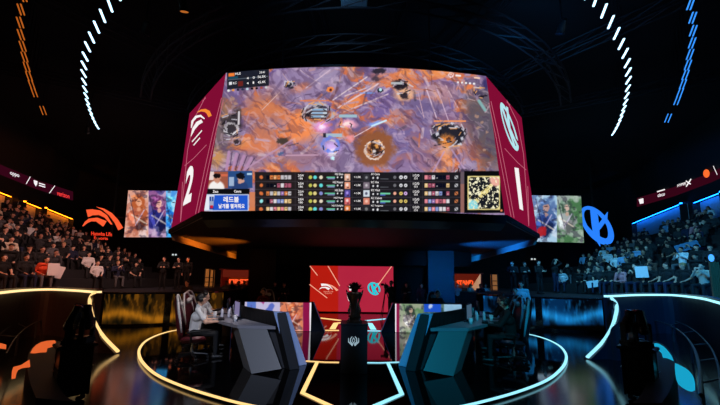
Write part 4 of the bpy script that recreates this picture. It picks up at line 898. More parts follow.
for sd in (-1, 1):
    side = 'gold-lit' if sd < 0 else 'blue-lit'
    for k in range(NROW):
        a, b, z = rowline(k); L = (b-a).length; n = int(L/.62)
        endpx = 154-10.4*k
        seat = 0
        for i in range(n+1):
            p = b.lerp(a, i/n); px, py = project((p.x, p.y, z+.5))
            if px > endpx+rr.uniform(-6, 6) or px < -6: continue
            dens = (.66 if k < 7 else .60) if k < 9 else .30
            if rr.random() > dens: continue
            seat += 1; jx = rr.uniform(-.07, .07)
            wts = [('black', 52), ('charcoal', 22), ('dark grey', 9), ('grey', 6), ('white', 7), ('cream', 2), ('pink', 2), ('navy', 5), ('brown', 2)]
            if sd > 0: wts += [('pale blue', 8)]
            top = rr.choices([w[0] for w in wts], [w[1] for w in wts])[0]; trou = rr.choice(['black', 'black', 'charcoal', 'navy', 'grey'])
            pose = rr.choices(range(8), [26, 14, 9, 10, 7, 12, 16, 2])[0]; hk = rr.choices(['short', 'long', 'fringe', 'cap'], [30, 34, 25, 11])[0]; hc = rr.choices(['black', 'dark brown', 'blond'], [60, 35, 5])[0]
            if k == 0 and sd < 0 and abs(px-36) < 5 and 'o' not in used: top, trou, pose = 'orange', 'grey', 1; used.add('o')
            if k == 0 and sd < 0 and abs(px-118+20) < 6: top = 'white'
            if k == 0 and sd > 0 and abs(px-10) < 6 and 'p' not in used: top, trou, pose = 'pale blue', 'cream', 6; used.add('p')
            y = p.y; x = p.x+.0
            x = x*(1 if sd < 0 else -1)
            rz = math.atan2(-(0-x), 8-y+0)  # face the stage
            d = Vector((0-x, 8-y, 0)); rz = math.atan2(-d.x, d.y)+rr.uniform(-.15, .15)
            row = ('front row' if k == 0 else ORD[k]+' row')
            person(POSES[pose][0], POSES[pose][1][hk], (x+d.normalized().x*.03, y+jx, z-.465), rz, top, trou, rr.choice(SK), hc, rr.uniform(.94, 1.04),
                   'spectator in %s, %s, %s from stage end of %s row, %s stand' % (top, POSES[pose][2], ORD[seat-1], ORD[k], side), 'spectators in the '+side+' stand')
            n_sp += 1
print('spectators', n_sp)
# boards held up in the stands
def sign(cx, cy, Y, w, h, m_, label, tilt=0., sdx=1):
    p = at(cx, cy, Y); mb = MB(); M = Matrix.Rotation(math.atan2(p.x, p.y)*-1, 3, 'Z') @ Matrix.Rotation(tilt, 3, 'Y')
    mb.rbox(p, (w, .03, h), .01, M=M); o = mb.build('placard', m_); tag(o, label, 'placard', 'placards held up in the stands'); return o
# Y of the front row along a pixel column
def rowY(px, k=0):
    sd = -1 if px < PX else 1; q = (px, 280) if sd < 0 else sym(px, 280)
    a, b, z = rowline(k); d = ray(*q); e = b-a; t = (a.x*e.y-a.y*e.x)/(d.x*e.y-d.y*e.x); return d.y*t
PL = mat('placard_white', (.86, .84, .84), .7, bump=.05); PB_ = mat('placard_blue', (.22, .42, .55), .7, bump=.05)
sign(53.4, 269.5, rowY(53)-.62, .34, .50, PL, 'white placard standing in the gold-lit stand, near the barrier')
sign(60, 272.5, rowY(60)-.62, .20, .50, PL, 'narrow white placard beside the wider white one', .25)
sign(641.6, 272, rowY(641)-.62, .40, .48, PL, 'white placard held up in the blue-lit stand, near the barrier', -.05)
sign(593, 284, rowY(593)-.62, .50, .34, PL, 'pale placard held low in the blue-lit stand, beside the walkway', -.2)
sign(687, 246.5, rowY(687, 3)-.55, .80, .36, PB_, 'blue banner held up in the middle of the blue-lit stand', -.3)

# ---- standing crew
STAND = {}
for nm, kw in (('side', dict(arms='side')), ('cross', dict(arms='cross')), ('front', dict(arms='front', turn=.3)), ('head', dict(arms='head')), ('cam', dict(arms='cam')), ('walk', dict(arms='side', stride=.14, turn=.2))):
    f, hd, fw = standing(fr=.0115, **kw); STAND[nm] = (f.mesh('standing_person_'+nm, .014, TAGS), {k: hair_mesh('hair_'+k, hd, fw, k) for k in ('short', 'long', 'cap')})
def crew(px, pyh, Y, z, pose, top, trou, hk, label, rz=math.pi, hc='black', sc=None):
    p = at(px, pyh, Y); s = sc or max(.85, min(1.1, (p.z-z)/1.735)); s = s if sc else s
    o = person(STAND[pose][0], STAND[pose][1][hk], (p.x, Y, z), rz, top, trou, SK[0], hc, s, label, None); return o
crew(554, 258.5, 17.5, 1.17, 'head', 'black', 'navy', 'short', 'tall person in black standing on the walkway with both hands at the head', math.pi+.3)
crew(512.5, 268.5, 15.0, 1.17, 'front', 'charcoal', 'black', 'short', 'person in charcoal on the blue-lit walkway with hands forward, nearest the stall', 2.6, sc=.92)
crew(524.5, 269.5, 15.2, 1.17, 'cross', 'black', 'black', 'cap', 'person in black with arms folded on the blue-lit walkway, middle of the trio', 3.2, sc=.92)
crew(538.5, 267.5, 15.0, 1.17, 'front', 'black', 'black', 'short', 'person in black on the blue-lit walkway nearest the tall one touching the head', 3.3, sc=.95)
crew(520.6, 281.5, 11.0, 0.04, 'walk', 'white', 'black', 'long', 'person with long hair and white top standing before the blue rippling screen', 2.7, sc=1.0)
crew(515.4, 292, 10.6, 0.04, 'side', 'black', 'black', 'short', 'person in black stooping behind the blue team chairs', 2.5, sc=.86)
crew(163.6, 266.5, 15.0, 1.17, 'front', 'black', 'black', 'short', 'person in black on the gold-lit walkway farthest from the stage screen', 3.6, sc=.93)
crew(178.4, 266.5, 15.4, 1.17, 'cross', 'charcoal', 'black', 'short', 'person in charcoal with arms folded on the gold-lit walkway', 3.2, sc=.93)
crew(187.6, 268.6, 15.2, 1.17, 'side', 'black', 'black', 'short', 'person in black with arms down at the inner end of the gold-lit walkway', 3.0, sc=.93)
crew(187, 290.5, 12.2, 0.04, 'side', 'charcoal', 'black', 'short', 'person in charcoal top standing behind the gold team chairs', 3.0, sc=.93)
crew(406.5, 286.5, 15.5, 0.0, 'cross', 'charcoal', 'black', 'short', 'person in charcoal with folded arms standing beside the crimson backdrop screen', 3.1, sc=.95)
crew(421.6, 290.5, 15.9, 0.0, 'side', 'maroon', 'black', 'long', 'person in maroon standing beside the blue-lit column', 3.1, sc=.93)
crew(275, 287.5, 15.6, 0.0, 'side', 'black', 'black', 'short', 'person in black in the dark gap behind the gold team', 3.1, sc=.93)
crew(284, 290.5, 15.2, 0.0, 'front', 'black', 'black', 'short', 'person in black nearest the backdrop screen on the gold side', 3.3, sc=.9)
cm = crew(391.5, 284.0, 13.6, 0.0, 'cam', 'black', 'black', 'short', 'camera operator in black shouldering a camera before the crimson screen', 2.4, sc=1.0)
# broadcast camera
p = at(385.6, 286.4, 13.35); t = thing('broadcast_camera', 'black broadcast camera on a tripod beside its operator', 'camera', (p.x, p.y, 0))
h_ = p.z
mb = MB(); mb.rbox((0, 0, h_), (.16, .34, .2), .02); mb.rbox((0, .1, h_+.14), (.05, .2, .05), .01); mb.build('camera_body', CASE, t)
mb = MB(); mb.lathe([(.05, 0), (.06, .1), (.075, .2), (.07, .22)], (0, -.16, h_), 16, M=Matrix.Rotation(math.pi/2, 3, 'X')); mb.build('lens', CASE, t)
mb = MB(); mb.rbox((-.14, .06, h_+.08), (.14, .05, .1), .01); mb.build('viewfinder', CASE, t)
for a in (0, 2.1, 4.2):
    mb = MB(); mb.tube([(0, 0, h_-.12), (.4*math.cos(a), .4*math.sin(a), .015)], [.02, .015], 8); mb.build('leg', CASE, t)

# booth visitors in front of the two stalls
for i, (px, pyh, Y, sd) in enumerate(((226, 289, 17.4, 'f'), (231.6, 286.5, 17.8, 'f'), (238.5, 291, 17.2, 'f'), (244.5, 288.5, 18.0, 'f'), (250.6, 291.5, 17.6, 'f'), (457.5, 291.5, 18, 's'), (463.6, 290.5, 18.4, 's'), (470.6, 292, 18.2, 's'), (480.4, 290, 17.6, 's'), (486, 291.5, 18.2, 's'))):
    tc = ['white', 'black', 'grey', 'cream', 'charcoal', 'pink', 'orange', 'cream', 'navy', 'white'][i]
    crew(px, pyh, Y, 0.0, ['side', 'walk', 'cross', 'front', 'side'][i % 5], tc, 'black', ['short', 'long', 'cap'][i % 3], 'distant visitor in %s top before the orange stall lettered %s, %s of five' % (tc, 'FIRST' if sd == 'f' else 'STAND', ORD[i % 5]), 3.1+.5*math.sin(i*2.), sc=.93)

# ================================================================== STALLS
ORL = glow('stall_letter', (1., .34, .16), 1.2); STW = mat('stall_wood', (.62, .36, .20), .5, bump=.3, scale=5, var=.2); STR = mat('stall_red', (.50, .14, .08), .5)
for sd, wd, lab in ((-1, 'FIRST', 'orange lit stall with the lettering FIRST'), (1, 'STAND', 'orange lit stall with the lettering STAND')):
    r = thing('stall', lab+' beyond the core wall', 'stall', (7.8*sd, 21, 0), 0, 'lit stalls beyond the stage', True)
    Y = 21.0
    if sd > 0: A, B = at(446, 273.6, Y), at(481.0, 272.0, Y)
    else: A, B = at(222, 269.8, Y), at(249.5, 270.4, Y)
    B.z = A.z; zt_ = A.z; zm = at(465, 283 if sd > 0 else 281, Y).z
    Sx = bil((A.x, Y, 0), (B.x, Y, 0), (B.x, Y, zt_), (A.x, Y, zt_)); w_ = B.x-A.x; cx = (A.x+B.x)/2
    mb = MB(); mb.box((cx, Y+.9, .5*(zt_)), (w_+.2, .12, zt_)); mb.build('back_wall', STW, r)
    mb = MB(); mb.box((cx, Y+.45, zt_+.04), (w_+.3, 1.1, .08)); mb.build('roof', STR, r)
    mb = MB(); mb.box((cx, Y+.4, .5), (w_*.9, .5, 1.0)); mb.build('counter', STW, r)
    mb = MB(); mb.box((cx-w_/2, Y+.45, zt_/2), (.08, 1.0, zt_)); mb.box((cx+w_/2, Y+.45, zt_/2), (.08, 1.0, zt_)); mb.build('side_wall', STR, r)
    mb = MB(); mb.box((cx, Y+.1, zt_-.25), (w_, .08, .5)); mb.build('header', glow('stall_header', (.42, .12, .07), .7), r)
    q = boxq(456.4, 280.2, 473.0, 285.2, -.01) if sd > 0 else boxq(229.4, 279.0, 248.4, 283.4, .01)
    text('lettering', lambda u, v, Sx=Sx: Sx(u, v), wd, q, ORL, r, .05, .03, .03)
    mb = MB(); mb.box((cx, Y+.55, zt_-.07), (w_*.7, .12, .04)); mb.build('lamp', glow('stall_lamp', (1., .62, .35), 4), r)
    if sd > 0:
        mb = MB(); a_ = at(480.6, 273.6, Y-.1); b_ = at(480.6, 293, Y-.1); c_ = at(469.6, 291, Y-.1); mb.prism([a_, b_, c_], (0, .05, 0)); mb.build('painted_wall_light', mat('wall_light_cream', (.92, .76, .58), .6, emit=(.9, .62, .40), strength=.55), r)  # light on the stall's inner wall, put in as a glowing triangle
for i, (x0, x1, y0, y1, Y, lab) in enumerate(((205.2, 208.6, 269, 290, 20, 'farther from the stall'), (210, 212.6, 270, 290, 20.4, 'between the other one and the stall'), (491.4, 498.4, 274.5, 293, 20, 'beside the STAND stall'))):
    a_, b_ = at(x0, y0, Y), at(x1, y1, Y); t = thing('lit_wood_column', 'amber lit wooden slatted column '+lab, 'lit column', ((a_.x+b_.x)/2, Y, 0), 0, 'amber columns beyond the stage')
    w_ = b_.x-a_.x; mb = MB(); mb.rbox((0, 0, .1), (w_+.1, .4, .2), .02); mb.build('base', BLACK, t)
    mb = MB(); mb.box((0, .1, a_.z/2+.1), (w_, .1, a_.z-.2)); mb.build('lit_panel', mat('lit_wood_panel', (.62, .42, .22), .6, bump=.3, emit=(.72, .44, .20), strength=.45, var=.3), t)  # emission stands in for the light on the wooden panel
    mb = MB(); [mb.box((0, -.0, .3+k*.3), (w_+.06, .1, .05)) for k in range(int((a_.z-.3)/.3))]; mb.box((-w_/2, 0, a_.z/2+.1), (.05, .12, a_.z-.1)); mb.box((w_/2, 0, a_.z/2+.1), (.05, .12, a_.z-.1)); mb.build('slats', BLACK, t)

# ================================================================== PLINTH AND TROPHY
pz = .93; a_ = at(340.2, 371, 5.72); b_ = at(367.4, 371, 5.72); pc = (a_.x+b_.x)/2; pw = b_.x-a_.x
pl = thing('plinth', 'dark square plinth with a pale crest carrying the trophy', 'plinth', (pc, 6.0, .04))
zt_ = atz(354, 325, 0).z
Tz = (ORG+ray(354, 325.2)*(5.75/ray(354, 325).y)).z-.04
PM = mat('plinth_dark', (.12, .14, .16), .4, bump=.06, scale=9)
mb = MB(); mb.rbox((0, 0, Tz/2), (pw, pw, Tz), .008); mb.build('body', PM, pl)
mb = MB(); mb.rbox((0, 0, Tz+.012), (pw+.03, pw+.03, .024), .008); mb.build('top', mat('plinth_top', (.17, .19, .21), .35), pl)
PF = bil((pc-pw/2, 6.0-pw/2, 0), (pc+pw/2, 6.0-pw/2, 0), (pc+pw/2, 6.0-pw/2, 1), (pc-pw/2, 6.0-pw/2, 1))
cr_ = []
for s_ in (-1, 1):
    cr_ += stroke([(353.6+s_*.6, 344.4), (353.6+s_*3.2, 341.6), (353.6+s_*3.0, 338.6), (353.6+s_*1.4, 336.4)], [1.1, 1.1, .9, .5])+stroke([(353.6+s_*1.0, 345.6), (353.6+s_*5.0, 341.8), (353.6+s_*5.1, 337.8)], [1.1, 1., .4])+stroke([(353.6, 343.4), (353.6+s_*1.3, 340.2), (353.6, 337.6)], .6)
o = flat('crest', PF, cr_, glow('crest_glow', (.68, .80, .86), .75), None, .008, .006); o.parent = pl; o.matrix_parent_inverse = wm(pl).inverted()
TR_M = mat('trophy_bronze', (.36, .30, .27), .35, .7, bump=.3, scale=25, var=.4)
tp = thing('trophy', 'tall dark metal trophy with a leafy crown standing on the plinth', 'trophy', (pc, 6.0, .04+Tz+.024))
mb = MB(); mb.lathe([(.15, 0), (.15, .03), (.12, .05), (.12, .08)], n=8); mb.build('base', TR_M, tp)
mb = MB(); mb.loft([[Vector((r_*math.cos(a+tw)*(1+.18*math.cos(3*a)), r_*math.sin(a+tw)*(1+.18*math.cos(3*a)), z)) for a in np.linspace(0, 2*math.pi, 25)[:-1]] for z, r_, tw in ((.08, .115, 0), (.16, .095, .2), (.26, .07, .5), (.36, .062, .8), (.44, .075, 1.1), (.52, .10, 1.4), (.58, .115, 1.6))]); mb.build('body', TR_M, tp, smooth=True)
for k in (0, 1):
    s_ = -1 if k else 1
    mb = MB(); mb.tube([(.10*s_, -.02, .10), (.11*s_, -.02, .22), (.075*s_, -.02, .34), (.10*s_, -.02, .46), (.135*s_, -.02, .54), (.165*s_, -.02, .62)], [.02, .026, .022, .03, .026, .008], 8); mb.build('handle', mat('trophy_silver', (.55, .52, .50), .25, .9), tp, smooth=True)
mb = MB()
for j in range(22):
    a = j*2.39996; e_ = .25+1.2*(j/22); L = .20-.04*(j/22); d_ = Vector((math.cos(a)*math.cos(e_), math.sin(a)*math.cos(e_), math.sin(e_))); s_ = Vector((-math.sin(a), math.cos(a), 0)); o_ = Vector((0, 0, .62)); n_ = d_.cross(s_)
    L *= .9; mb.loft([[o_+d_*.02+s_*.012+n_*.006, o_+d_*.02-s_*.012+n_*.006, o_+d_*.02-s_*.012-n_*.006, o_+d_*.02+s_*.012-n_*.006], [o_+d_*L*.6+s_*.05+n_*.008, o_+d_*L*.6-s_*.05+n_*.008, o_+d_*L*.6-s_*.05-n_*.008, o_+d_*L*.6+s_*.05-n_*.008], [o_+d_*L*1.1+s_*.003, o_+d_*L*1.1-s_*.003, o_+d_*L*1.1-s_*.003-n_*.003, o_+d_*L*1.1+s_*.003-n_*.003]])
mb.ball((0, 0, .61), .07, 10); mb.build('crown', mat('trophy_dark', (.10, .09, .085), .3, .8, bump=.2), tp)
# ================================================================== TEAM DESKS
TBL = mat('desk_top_grey', (.50, .50, .53), .35, bump=.05); DSKG = mat('desk_panel_grey', (.38, .39, .40), .42, bump=.06, scale=7); DSKD = mat('desk_inner_black', (.035, .035, .04), .6); DSKL = mat('desk_slab_blue_grey', (.62, .70, .84), .40, bump=.05, scale=7)
TZ = .84
def desk(sd):
    q = lambda p: Vector((p[0]*(1 if sd < 0 else -1), p[1], p[2]))
    side = 'gold' if sd < 0 else 'cyan'
    r = thing('team_desk', 'curved grey team desk with slanting end panels on the %s side of the stage' % side, 'desk', (3*sd, 7, .04), 0, 'the two team desks', True)
    outer = [atz(237.5, 325.2, TZ), atz(214, 319.4, TZ), atz(204, 316.4, TZ)]+[Vector((-3.78, 7.6, TZ)), Vector((-4.0, 8.5, TZ)), Vector((-4.15, 9.4, TZ))]
    wt = [atz(276, 312, 1.12), atz(262, 309.4, 1.12), atz(248, 306.9, 1.12), atz(238.5, 304.7, 1.12)]+[Vector((-3.08, 7.9, 1.12)), Vector((-3.36, 8.6, 1.12)), Vector((-3.6, 9.4, 1.12))]
    O = smooth(outer, 5); W = smooth(wt, 5)
    def res(L, n):
        out = []
        for i in range(n):
            x = i/(n-1)*(len(L)-1); k = min(int(x), len(L)-2); out.append(L[k].lerp(L[k+1], x-k))
        return out
    n = 24; O = res(O, n); W = res(W, n)
    O[0] = atz(237.5, 325.2, TZ); IN = [Vector((p.x-.02, p.y+.05, TZ)) for p in W]; IN[0] = atz(275.5, 326.2, TZ)
    mb = MB(); mb.loft([[q(o), q(i), q(i-up*.06), q(o-up*.06)] for o, i in zip(O, IN)]); mb.build('desk_top', TBL, r)
    def planar(px):   # outline kept flat: the plane through its first, second and last corner
        A, B, D = atz(*px[0]), atz(*px[1]), atz(*px[3]); n_ = (B-A).cross(D-A); d = ray(px[2][0], px[2][1]); return [A, B, ORG+d*(n_.dot(A-ORG)/n_.dot(d)), D]
    f = planar([(237.5, 325.5, TZ-.01), (266, 326.2, TZ-.01), (281.5, 368.8, .045), (251.5, 373.8, .045)])
    mb = MB(); mb.prism([q(p) for p in f], q((-.30, .42, 0))); mb.build('end_panel', DSKG, r)
    g = planar([(266.4, 326.2, TZ-.012), (275.5, 326.4, TZ-.012), (290, 367.4, .045), (282, 368.8, .045)])
    mb = MB(); mb.prism([q(p+Vector((0, .05, 0))) for p in g], q((-.25, .40, 0))); mb.build('recess_panel', mat('desk_recess', (.16, .165, .18), .5), r)
    fs = planar([(290.0, 367.6, .045), (306.8, 364.2, .045), (288.8, 312.6, 1.12), (273.6, 312.0, 1.12)])
    mb = MB(); mb.prism([q(p) for p in fs], q((-.06, .16, 0))); e_ = mb.build('slanted_end_slab', DSKL, r); e_['label'] = 'slanting blue-grey end slab'
    secs = []
    for i, p in enumerate(W):
        k = min(1, (i+1)/5.); wi = .20*(1-k)+.05*k; le = .30*max(0, 1-i/9.)
        secs.append([q(Vector((p.x+le, p.y+.04, .045))), q(Vector((p.x+le+wi, p.y+.12, .045))), q(Vector((p.x+wi, p.y+.10, 1.10))), q(p+Vector((0, .04, -.02)))])
    mb = MB(); mb.loft(secs); mb.build('screen_wall', DSKD, r)
    mb = MB(); a_ = Vector((-3.35, 9.0, 0)); mb.box(q((-3.88, 9.3, .42)), (.42, .06, .76)); mb.build('rear_panel', DSKG, r)
    mb = MB(); mb.box(q((-3.45, 7.8, .42)), (.06, .5, .76)); mb.build('support_panel', DSKD, r)
desk(-1); desk(1)

# ---- chairs
def gaming_chair(body, trim, label):
    t = thing('gaming_chair', label, 'chair', (0, 0, 0))
    for k in range(5):
        a = 2*math.pi*k/5+.3; d = Vector((math.cos(a), math.sin(a), 0))
        mb = MB(); mb.tube([Vector((0, 0, .13)), d*.31+up*.085], [.032, .022], 8); sp = mb.build('base_spoke', CASE, t)
        mb = MB(); mb.lathe([(.03, -.022), (.032, 0), (.03, .022)], d*.31+up*.035, 12, M=Matrix.Rotation(a, 3, 'Z') @ Matrix.Rotation(math.pi/2, 3, 'X')); mb.build('caster', CASE, sp)
    mb = MB(); mb.lathe([(.035, .10), (.035, .24), (.025, .24), (.025, .40)], n=14); mb.build('gas_stem', STEEL, t)
    mb = MB(); mb.rbox((0, .02, .42), (.46, .48, .10), .035); mb.rbox((-.22, .02, .45), (.09, .46, .10), .03); mb.rbox((.22, .02, .45), (.09, .46, .10), .03); mb.build('seat', body, t, smooth=True)
    secs = []
    for z, w, th, y in ((.44, .20, .05, -.20), (.60, .25, .06, -.23), (.80, .27, .06, -.26), (.98, .27, .055, -.29), (1.10, .23, .05, -.315), (1.22, .19, .05, -.335), (1.32, .13, .035, -.35)):
        secs.append([Vector((x_*w, y+yy*th, z)) for x_, yy in ((-1, .9), (-.8, .2), (-.4, .0), (0, 0), (.4, 0), (.8, .2), (1, .9), (.95, -.9), (.4, -1.2), (-.4, -1.2), (-.95, -.9))])
    mb = MB(); mb.loft(secs); b = mb.build('backrest', body, t, smooth=True)
    for s_ in (-1, 1):
        mb = MB(); mb.tube([(s_*.250, -.20, .60), (s_*.272, -.23, .80), (s_*.272, -.265, .98), (s_*.232, -.29, 1.10), (s_*.192, -.31, 1.22), (s_*.12, -.34, 1.325), (0, -.345, 1.35)], [.016, .02, .026, .026, .026, .024, .022], 8, ref=(0, 1, 0)); e = mb.build('side_trim', trim, b, smooth=True)
        mb = MB(); mb.tube([(s_*.27, -.02, .40), (s_*.31, -.02, .58)], .02, 8); mb.rbox((s_*.31, .02, .60), (.07, .26, .035), .012); mb.build('armrest', CASE, t)
    mb = MB(); mb.rbox((0, -.265, 1.16), (.24, .07, .14), .03); mb.build('head_pillow', trim, b, smooth=True)
    return t
PLY = [(-3.42, 6.62, -66), (-3.82, 7.62, -82), (-4.36, 8.7, -90)]
fT, hT, wT = seated(arms='type', fr=.0095, sleeve='short', lean=.04, knees=.12, tilt=-.12, k=.86); MT = fT.mesh('player_body', .0085, TAGS)
fJ, hJ, wJ = seated(arms='type', fr=.0095, sleeve='long', lean=.04, knees=.12, tilt=-.12, k=.86); MJ = fJ.mesh('player_body_jacket', .0085, TAGS)
HT = {k: hair_mesh('hair_'+k, hT, wT, k) for k in ('short', 'fringe')}
def headphones(hd, parent, m_):
    f = Vector((0, 1, 0)); mb = MB(); mb.tube([hd+Vector((.098*math.sin(a), -.005, .02+.128*math.cos(a))) for a in np.linspace(-1.5, 1.5, 13)], .012, 8)
    o = mb.build('headphone_band', m_, parent, smooth=True)
    for s_ in (-1, 1):
        mb = MB(); mb.lathe([(.03, -.02), (.045, -.012), (.045, .012), (.03, .02)], hd+Vector((.100*s_, -.005, .0)), 14, M=Matrix.Rotation(math.pi/2, 3, 'Y')); mb.build('ear_cup', m_, parent, smooth=True)
    mb = MB(); mb.tube([hd+Vector((-.10, .02, -.03)), hd+Vector((-.07, .11, -.07))], .005, 6); mb.build('microphone', m_, parent)
WP = mat('headphone_black', (.07, .07, .075), .4); WP2 = mat('headphone_white', (.85, .85, .86), .4)
CHM = mat('chair_maroon', (.30, .07, .10), .45, bump=.1); CHW = mat('chair_white_trim', (.84, .82, .82), .45); CHB = mat('chair_navy', (.06, .10, .16), .4, bump=.1); CHC = mat('chair_cyan_lit_trim', (.30, .72, .82), .4)  # cyan light on the chair edges is put into the trim colour
protoA = gaming_chair(CHM, CHW, 'x'); protoB = gaming_chair(CHB, CHC, 'x')
near = ['nearest the camera', 'second from the camera', 'third from the camera']
for sd in (-1, 1):
    for i, (x, y, a) in enumerate(PLY):
        proto = protoA if sd < 0 else protoB
        c = proto if i == 0 else dup(proto)
        c.location = (x*(1 if sd < 0 else -1), y, .04); c.rotation_euler = (0, 0, math.radians(a if sd < 0 else -a))
        c['label'] = ('maroon gaming chair with white trim, %s at the gold side desk' if sd < 0 else 'navy gaming chair with cyan-lit trim, %s at the cyan side desk') % near[i]; c['group'] = 'gaming chairs at the team desks'
        pm_ = MT if sd < 0 else MJ
        p = person(pm_, HT['fringe' if i % 2 == 0 else 'short'], c.location, c.rotation_euler.z, 'white' if sd < 0 else 'black', 'black', SK[0], 'black', .98,
                   ('player in white T-shirt and headphones typing, %s at the gold side desk' if sd < 0 else 'player in black jacket and headphones typing, %s at the cyan side desk') % near[i], 'players at the team desks')
        headphones(hT, p, WP if sd < 0 else WP)
# players behind the low screens
for sd in (-1, 1):
    x = (-3.3 if sd < 0 else 3.1); 
    p = person(MJ if sd > 0 else MT, HT['short'], (x, 11.35, .0), math.pi+.15*sd, 'black' if sd > 0 else 'maroon', 'black', SK[0], 'black', 1.0, 'person in %s seated behind the low picture screen on the %s side' % (('black', 'cyan') if sd > 0 else ('maroon', 'gold')))
    headphones(hT, p, WP2)
    c = dup(protoB if sd > 0 else protoA); c.location = (x, 11.35, 0); c.rotation_euler = (0, 0, math.pi+.15*sd); c['label'] = 'gaming chair behind the low picture screen on the %s side' % ('cyan' if sd > 0 else 'gold'); c['group'] = 'gaming chairs at the team desks'

# ---- monitors, keyboards, drinks
MON = glow('monitor_picture', (.60, .56, .74), .6); MONB = glow('monitor_picture_blue', (.34, .48, .60), .5)
def monitor(loc, rz, m_, label):
    t = thing('monitor', label, 'monitor', loc, rz, 'monitors on the team desks')
    mb = MB(); mb.rbox((0, 0, .01), (.22, .18, .015), .006); mb.build('foot', CASE, t)
    mb = MB(); mb.tube([(0, .03, .015), (0, .04, .22)], .018, 8); mb.build('stand', CASE, t)
    mb = MB(); mb.rbox((0, 0, .235), (.56, .035, .33), .01); b = mb.build('panel', CASE, t)
    mb = MB(); mb.add([(-.265, -.0185, .085), (.265, -.0185, .085), (.265, -.0185, .385), (-.265, -.0185, .385)], [(0, 1, 2, 3)]); mb.build('display', m_, b)
KEY = mat('keycap_dark', (.10, .10, .11), .4)
def keyboard(loc, rz, label, keym):
    t = thing('keyboard', label, 'keyboard', loc, rz, 'keyboards on the team desks')
    mb = MB(); mb.rbox((0, 0, .012), (.36, .13, .022), .006); mb.build('case', CASE, t)
    mb = MB(); [mb.box((-.16+.0245*i, -.045+.0225*j, .028), (.019, .018, .010)) for i in range(14) for j in range(5)]; mb.build('keys', keym, t)
BOT = mat('drink_bottle', (.80, .80, .84), .3); CUP = mat('paper_cup', (.86, .85, .85), .6); LIDM = mat('bottle_cap', (.12, .18, .42), .4)
def bottle(loc, label):
    t = thing('bottle', label, 'bottle', loc, 0, 'drinks on the team desks')
    mb = MB(); mb.lathe([(.030, 0), (.033, .01), (.033, .13), (.028, .16), (.013, .19), (.013, .205)], n=16); mb.build('body', BOT, t, smooth=True)
    mb = MB(); mb.lathe([(.015, .203), (.015, .225), (.012, .228)], n=14); mb.build('cap', LIDM, t)
def cup(loc, label):
    t = thing('cup', label, 'cup', loc, 0, 'drinks on the team desks')
    mb = MB(); mb.lathe([(.03, 0), (.042, .12)], n=18); mb.build('body', CUP, t, smooth=True); mb = MB(); mb.lathe([(.045, .118), (.045, .13), (.038, .138)], n=18); mb.build('lid', CUP, t)
for sd in (-1, 1):
    sn = 'gold' if sd < 0 else 'cyan'; X = lambda x: x*(1 if sd < 0 else -1)
    for i, (x, y, a) in enumerate(((-2.62, 6.95, -58), (-3.24, 7.95, -72))):
        monitor((X(x), y, TZ+.002), math.radians(a if sd < 0 else -a), MON if sd < 0 else MONB, 'lit monitor on the %s side desk, %s' % (sn, near[i]))
    for i, (x, y, a) in enumerate(((-2.93, 6.83, -66), (-3.34, 7.72, -82), (-3.86, 8.7, -90))):
        keyboard((X(x), y, TZ+.002), math.radians(a if sd < 0 else -a), 'dark gaming keyboard on the %s side desk, %s' % (sn, near[i]), KEY)
    for i, (x, y) in enumerate(((-2.92, 7.22), (-2.98, 7.42), (-3.12, 7.3), (-3.25, 8.3))): bottle((X(x), y, TZ+.002), 'pale drink bottle on the %s side desk, %s in its row from the camera' % (sn, ORD[i]))
    for i, (x, y) in enumerate(((-3.22, 7.15), (-2.50, 6.52))): cup((X(x), y, TZ+.002), ['white lidded cup beside the bottles on the %s side desk', 'white lidded cup near the end panel of the %s side desk'][i] % sn)

# ================================================================== LOW PICTURE SCREENS behind the desks
def paint_ll(x, y):
    P = Pic(x, y, (.75, .72, .85)); P.put(sst(.5, .58, fbm(x/9, y/9, 3, 2)), (.35, .42, .75)); P.put(sst(.55, .6, fbm(x/6, y/9, 7, 2)), (.65, .25, .50)); P.rect(247, 300, 256, 335, (.25, .40, .75), .8)
    portrait(x, y, 292, 309, 4.5, (.85, .42, .26), (.94, .66, .52), (.72, .32, .24), (.86, .50, .36), 280, 303, P); P.rect(303, 300, 314.0, 335, (.55, .08, .28), 1); P.rect(309.6, 300, 314.2, 335, (.98, .97, 1), 1)
    return P.c
def paint_lr(x, y):
    P = Pic(x, y, (.20, .32, .34)); P.put(sst(.5, .6, fbm(x/5, y/5, 13)), (.35, .45, .42)); P.rect(424, 298, 441, 312, (.12, .32, .78)); P.blob(431, 306, 3, 3, (.8, .85, .95), .9); P.rect(444, 298, 470, 315, (.62, .80, .95), .8)
    portrait(x, y, 410, 310, 4.4, (.20, .26, .22), (.70, .60, .52), (.74, .72, .66), (.38, .52, .36), 399, 423, P); P.rect(388, 298, 399.4, 340, (.55, .08, .28), 1); P.rect(388, 298, 396.4, 340, (.98, .97, 1), 1)
    return P.c
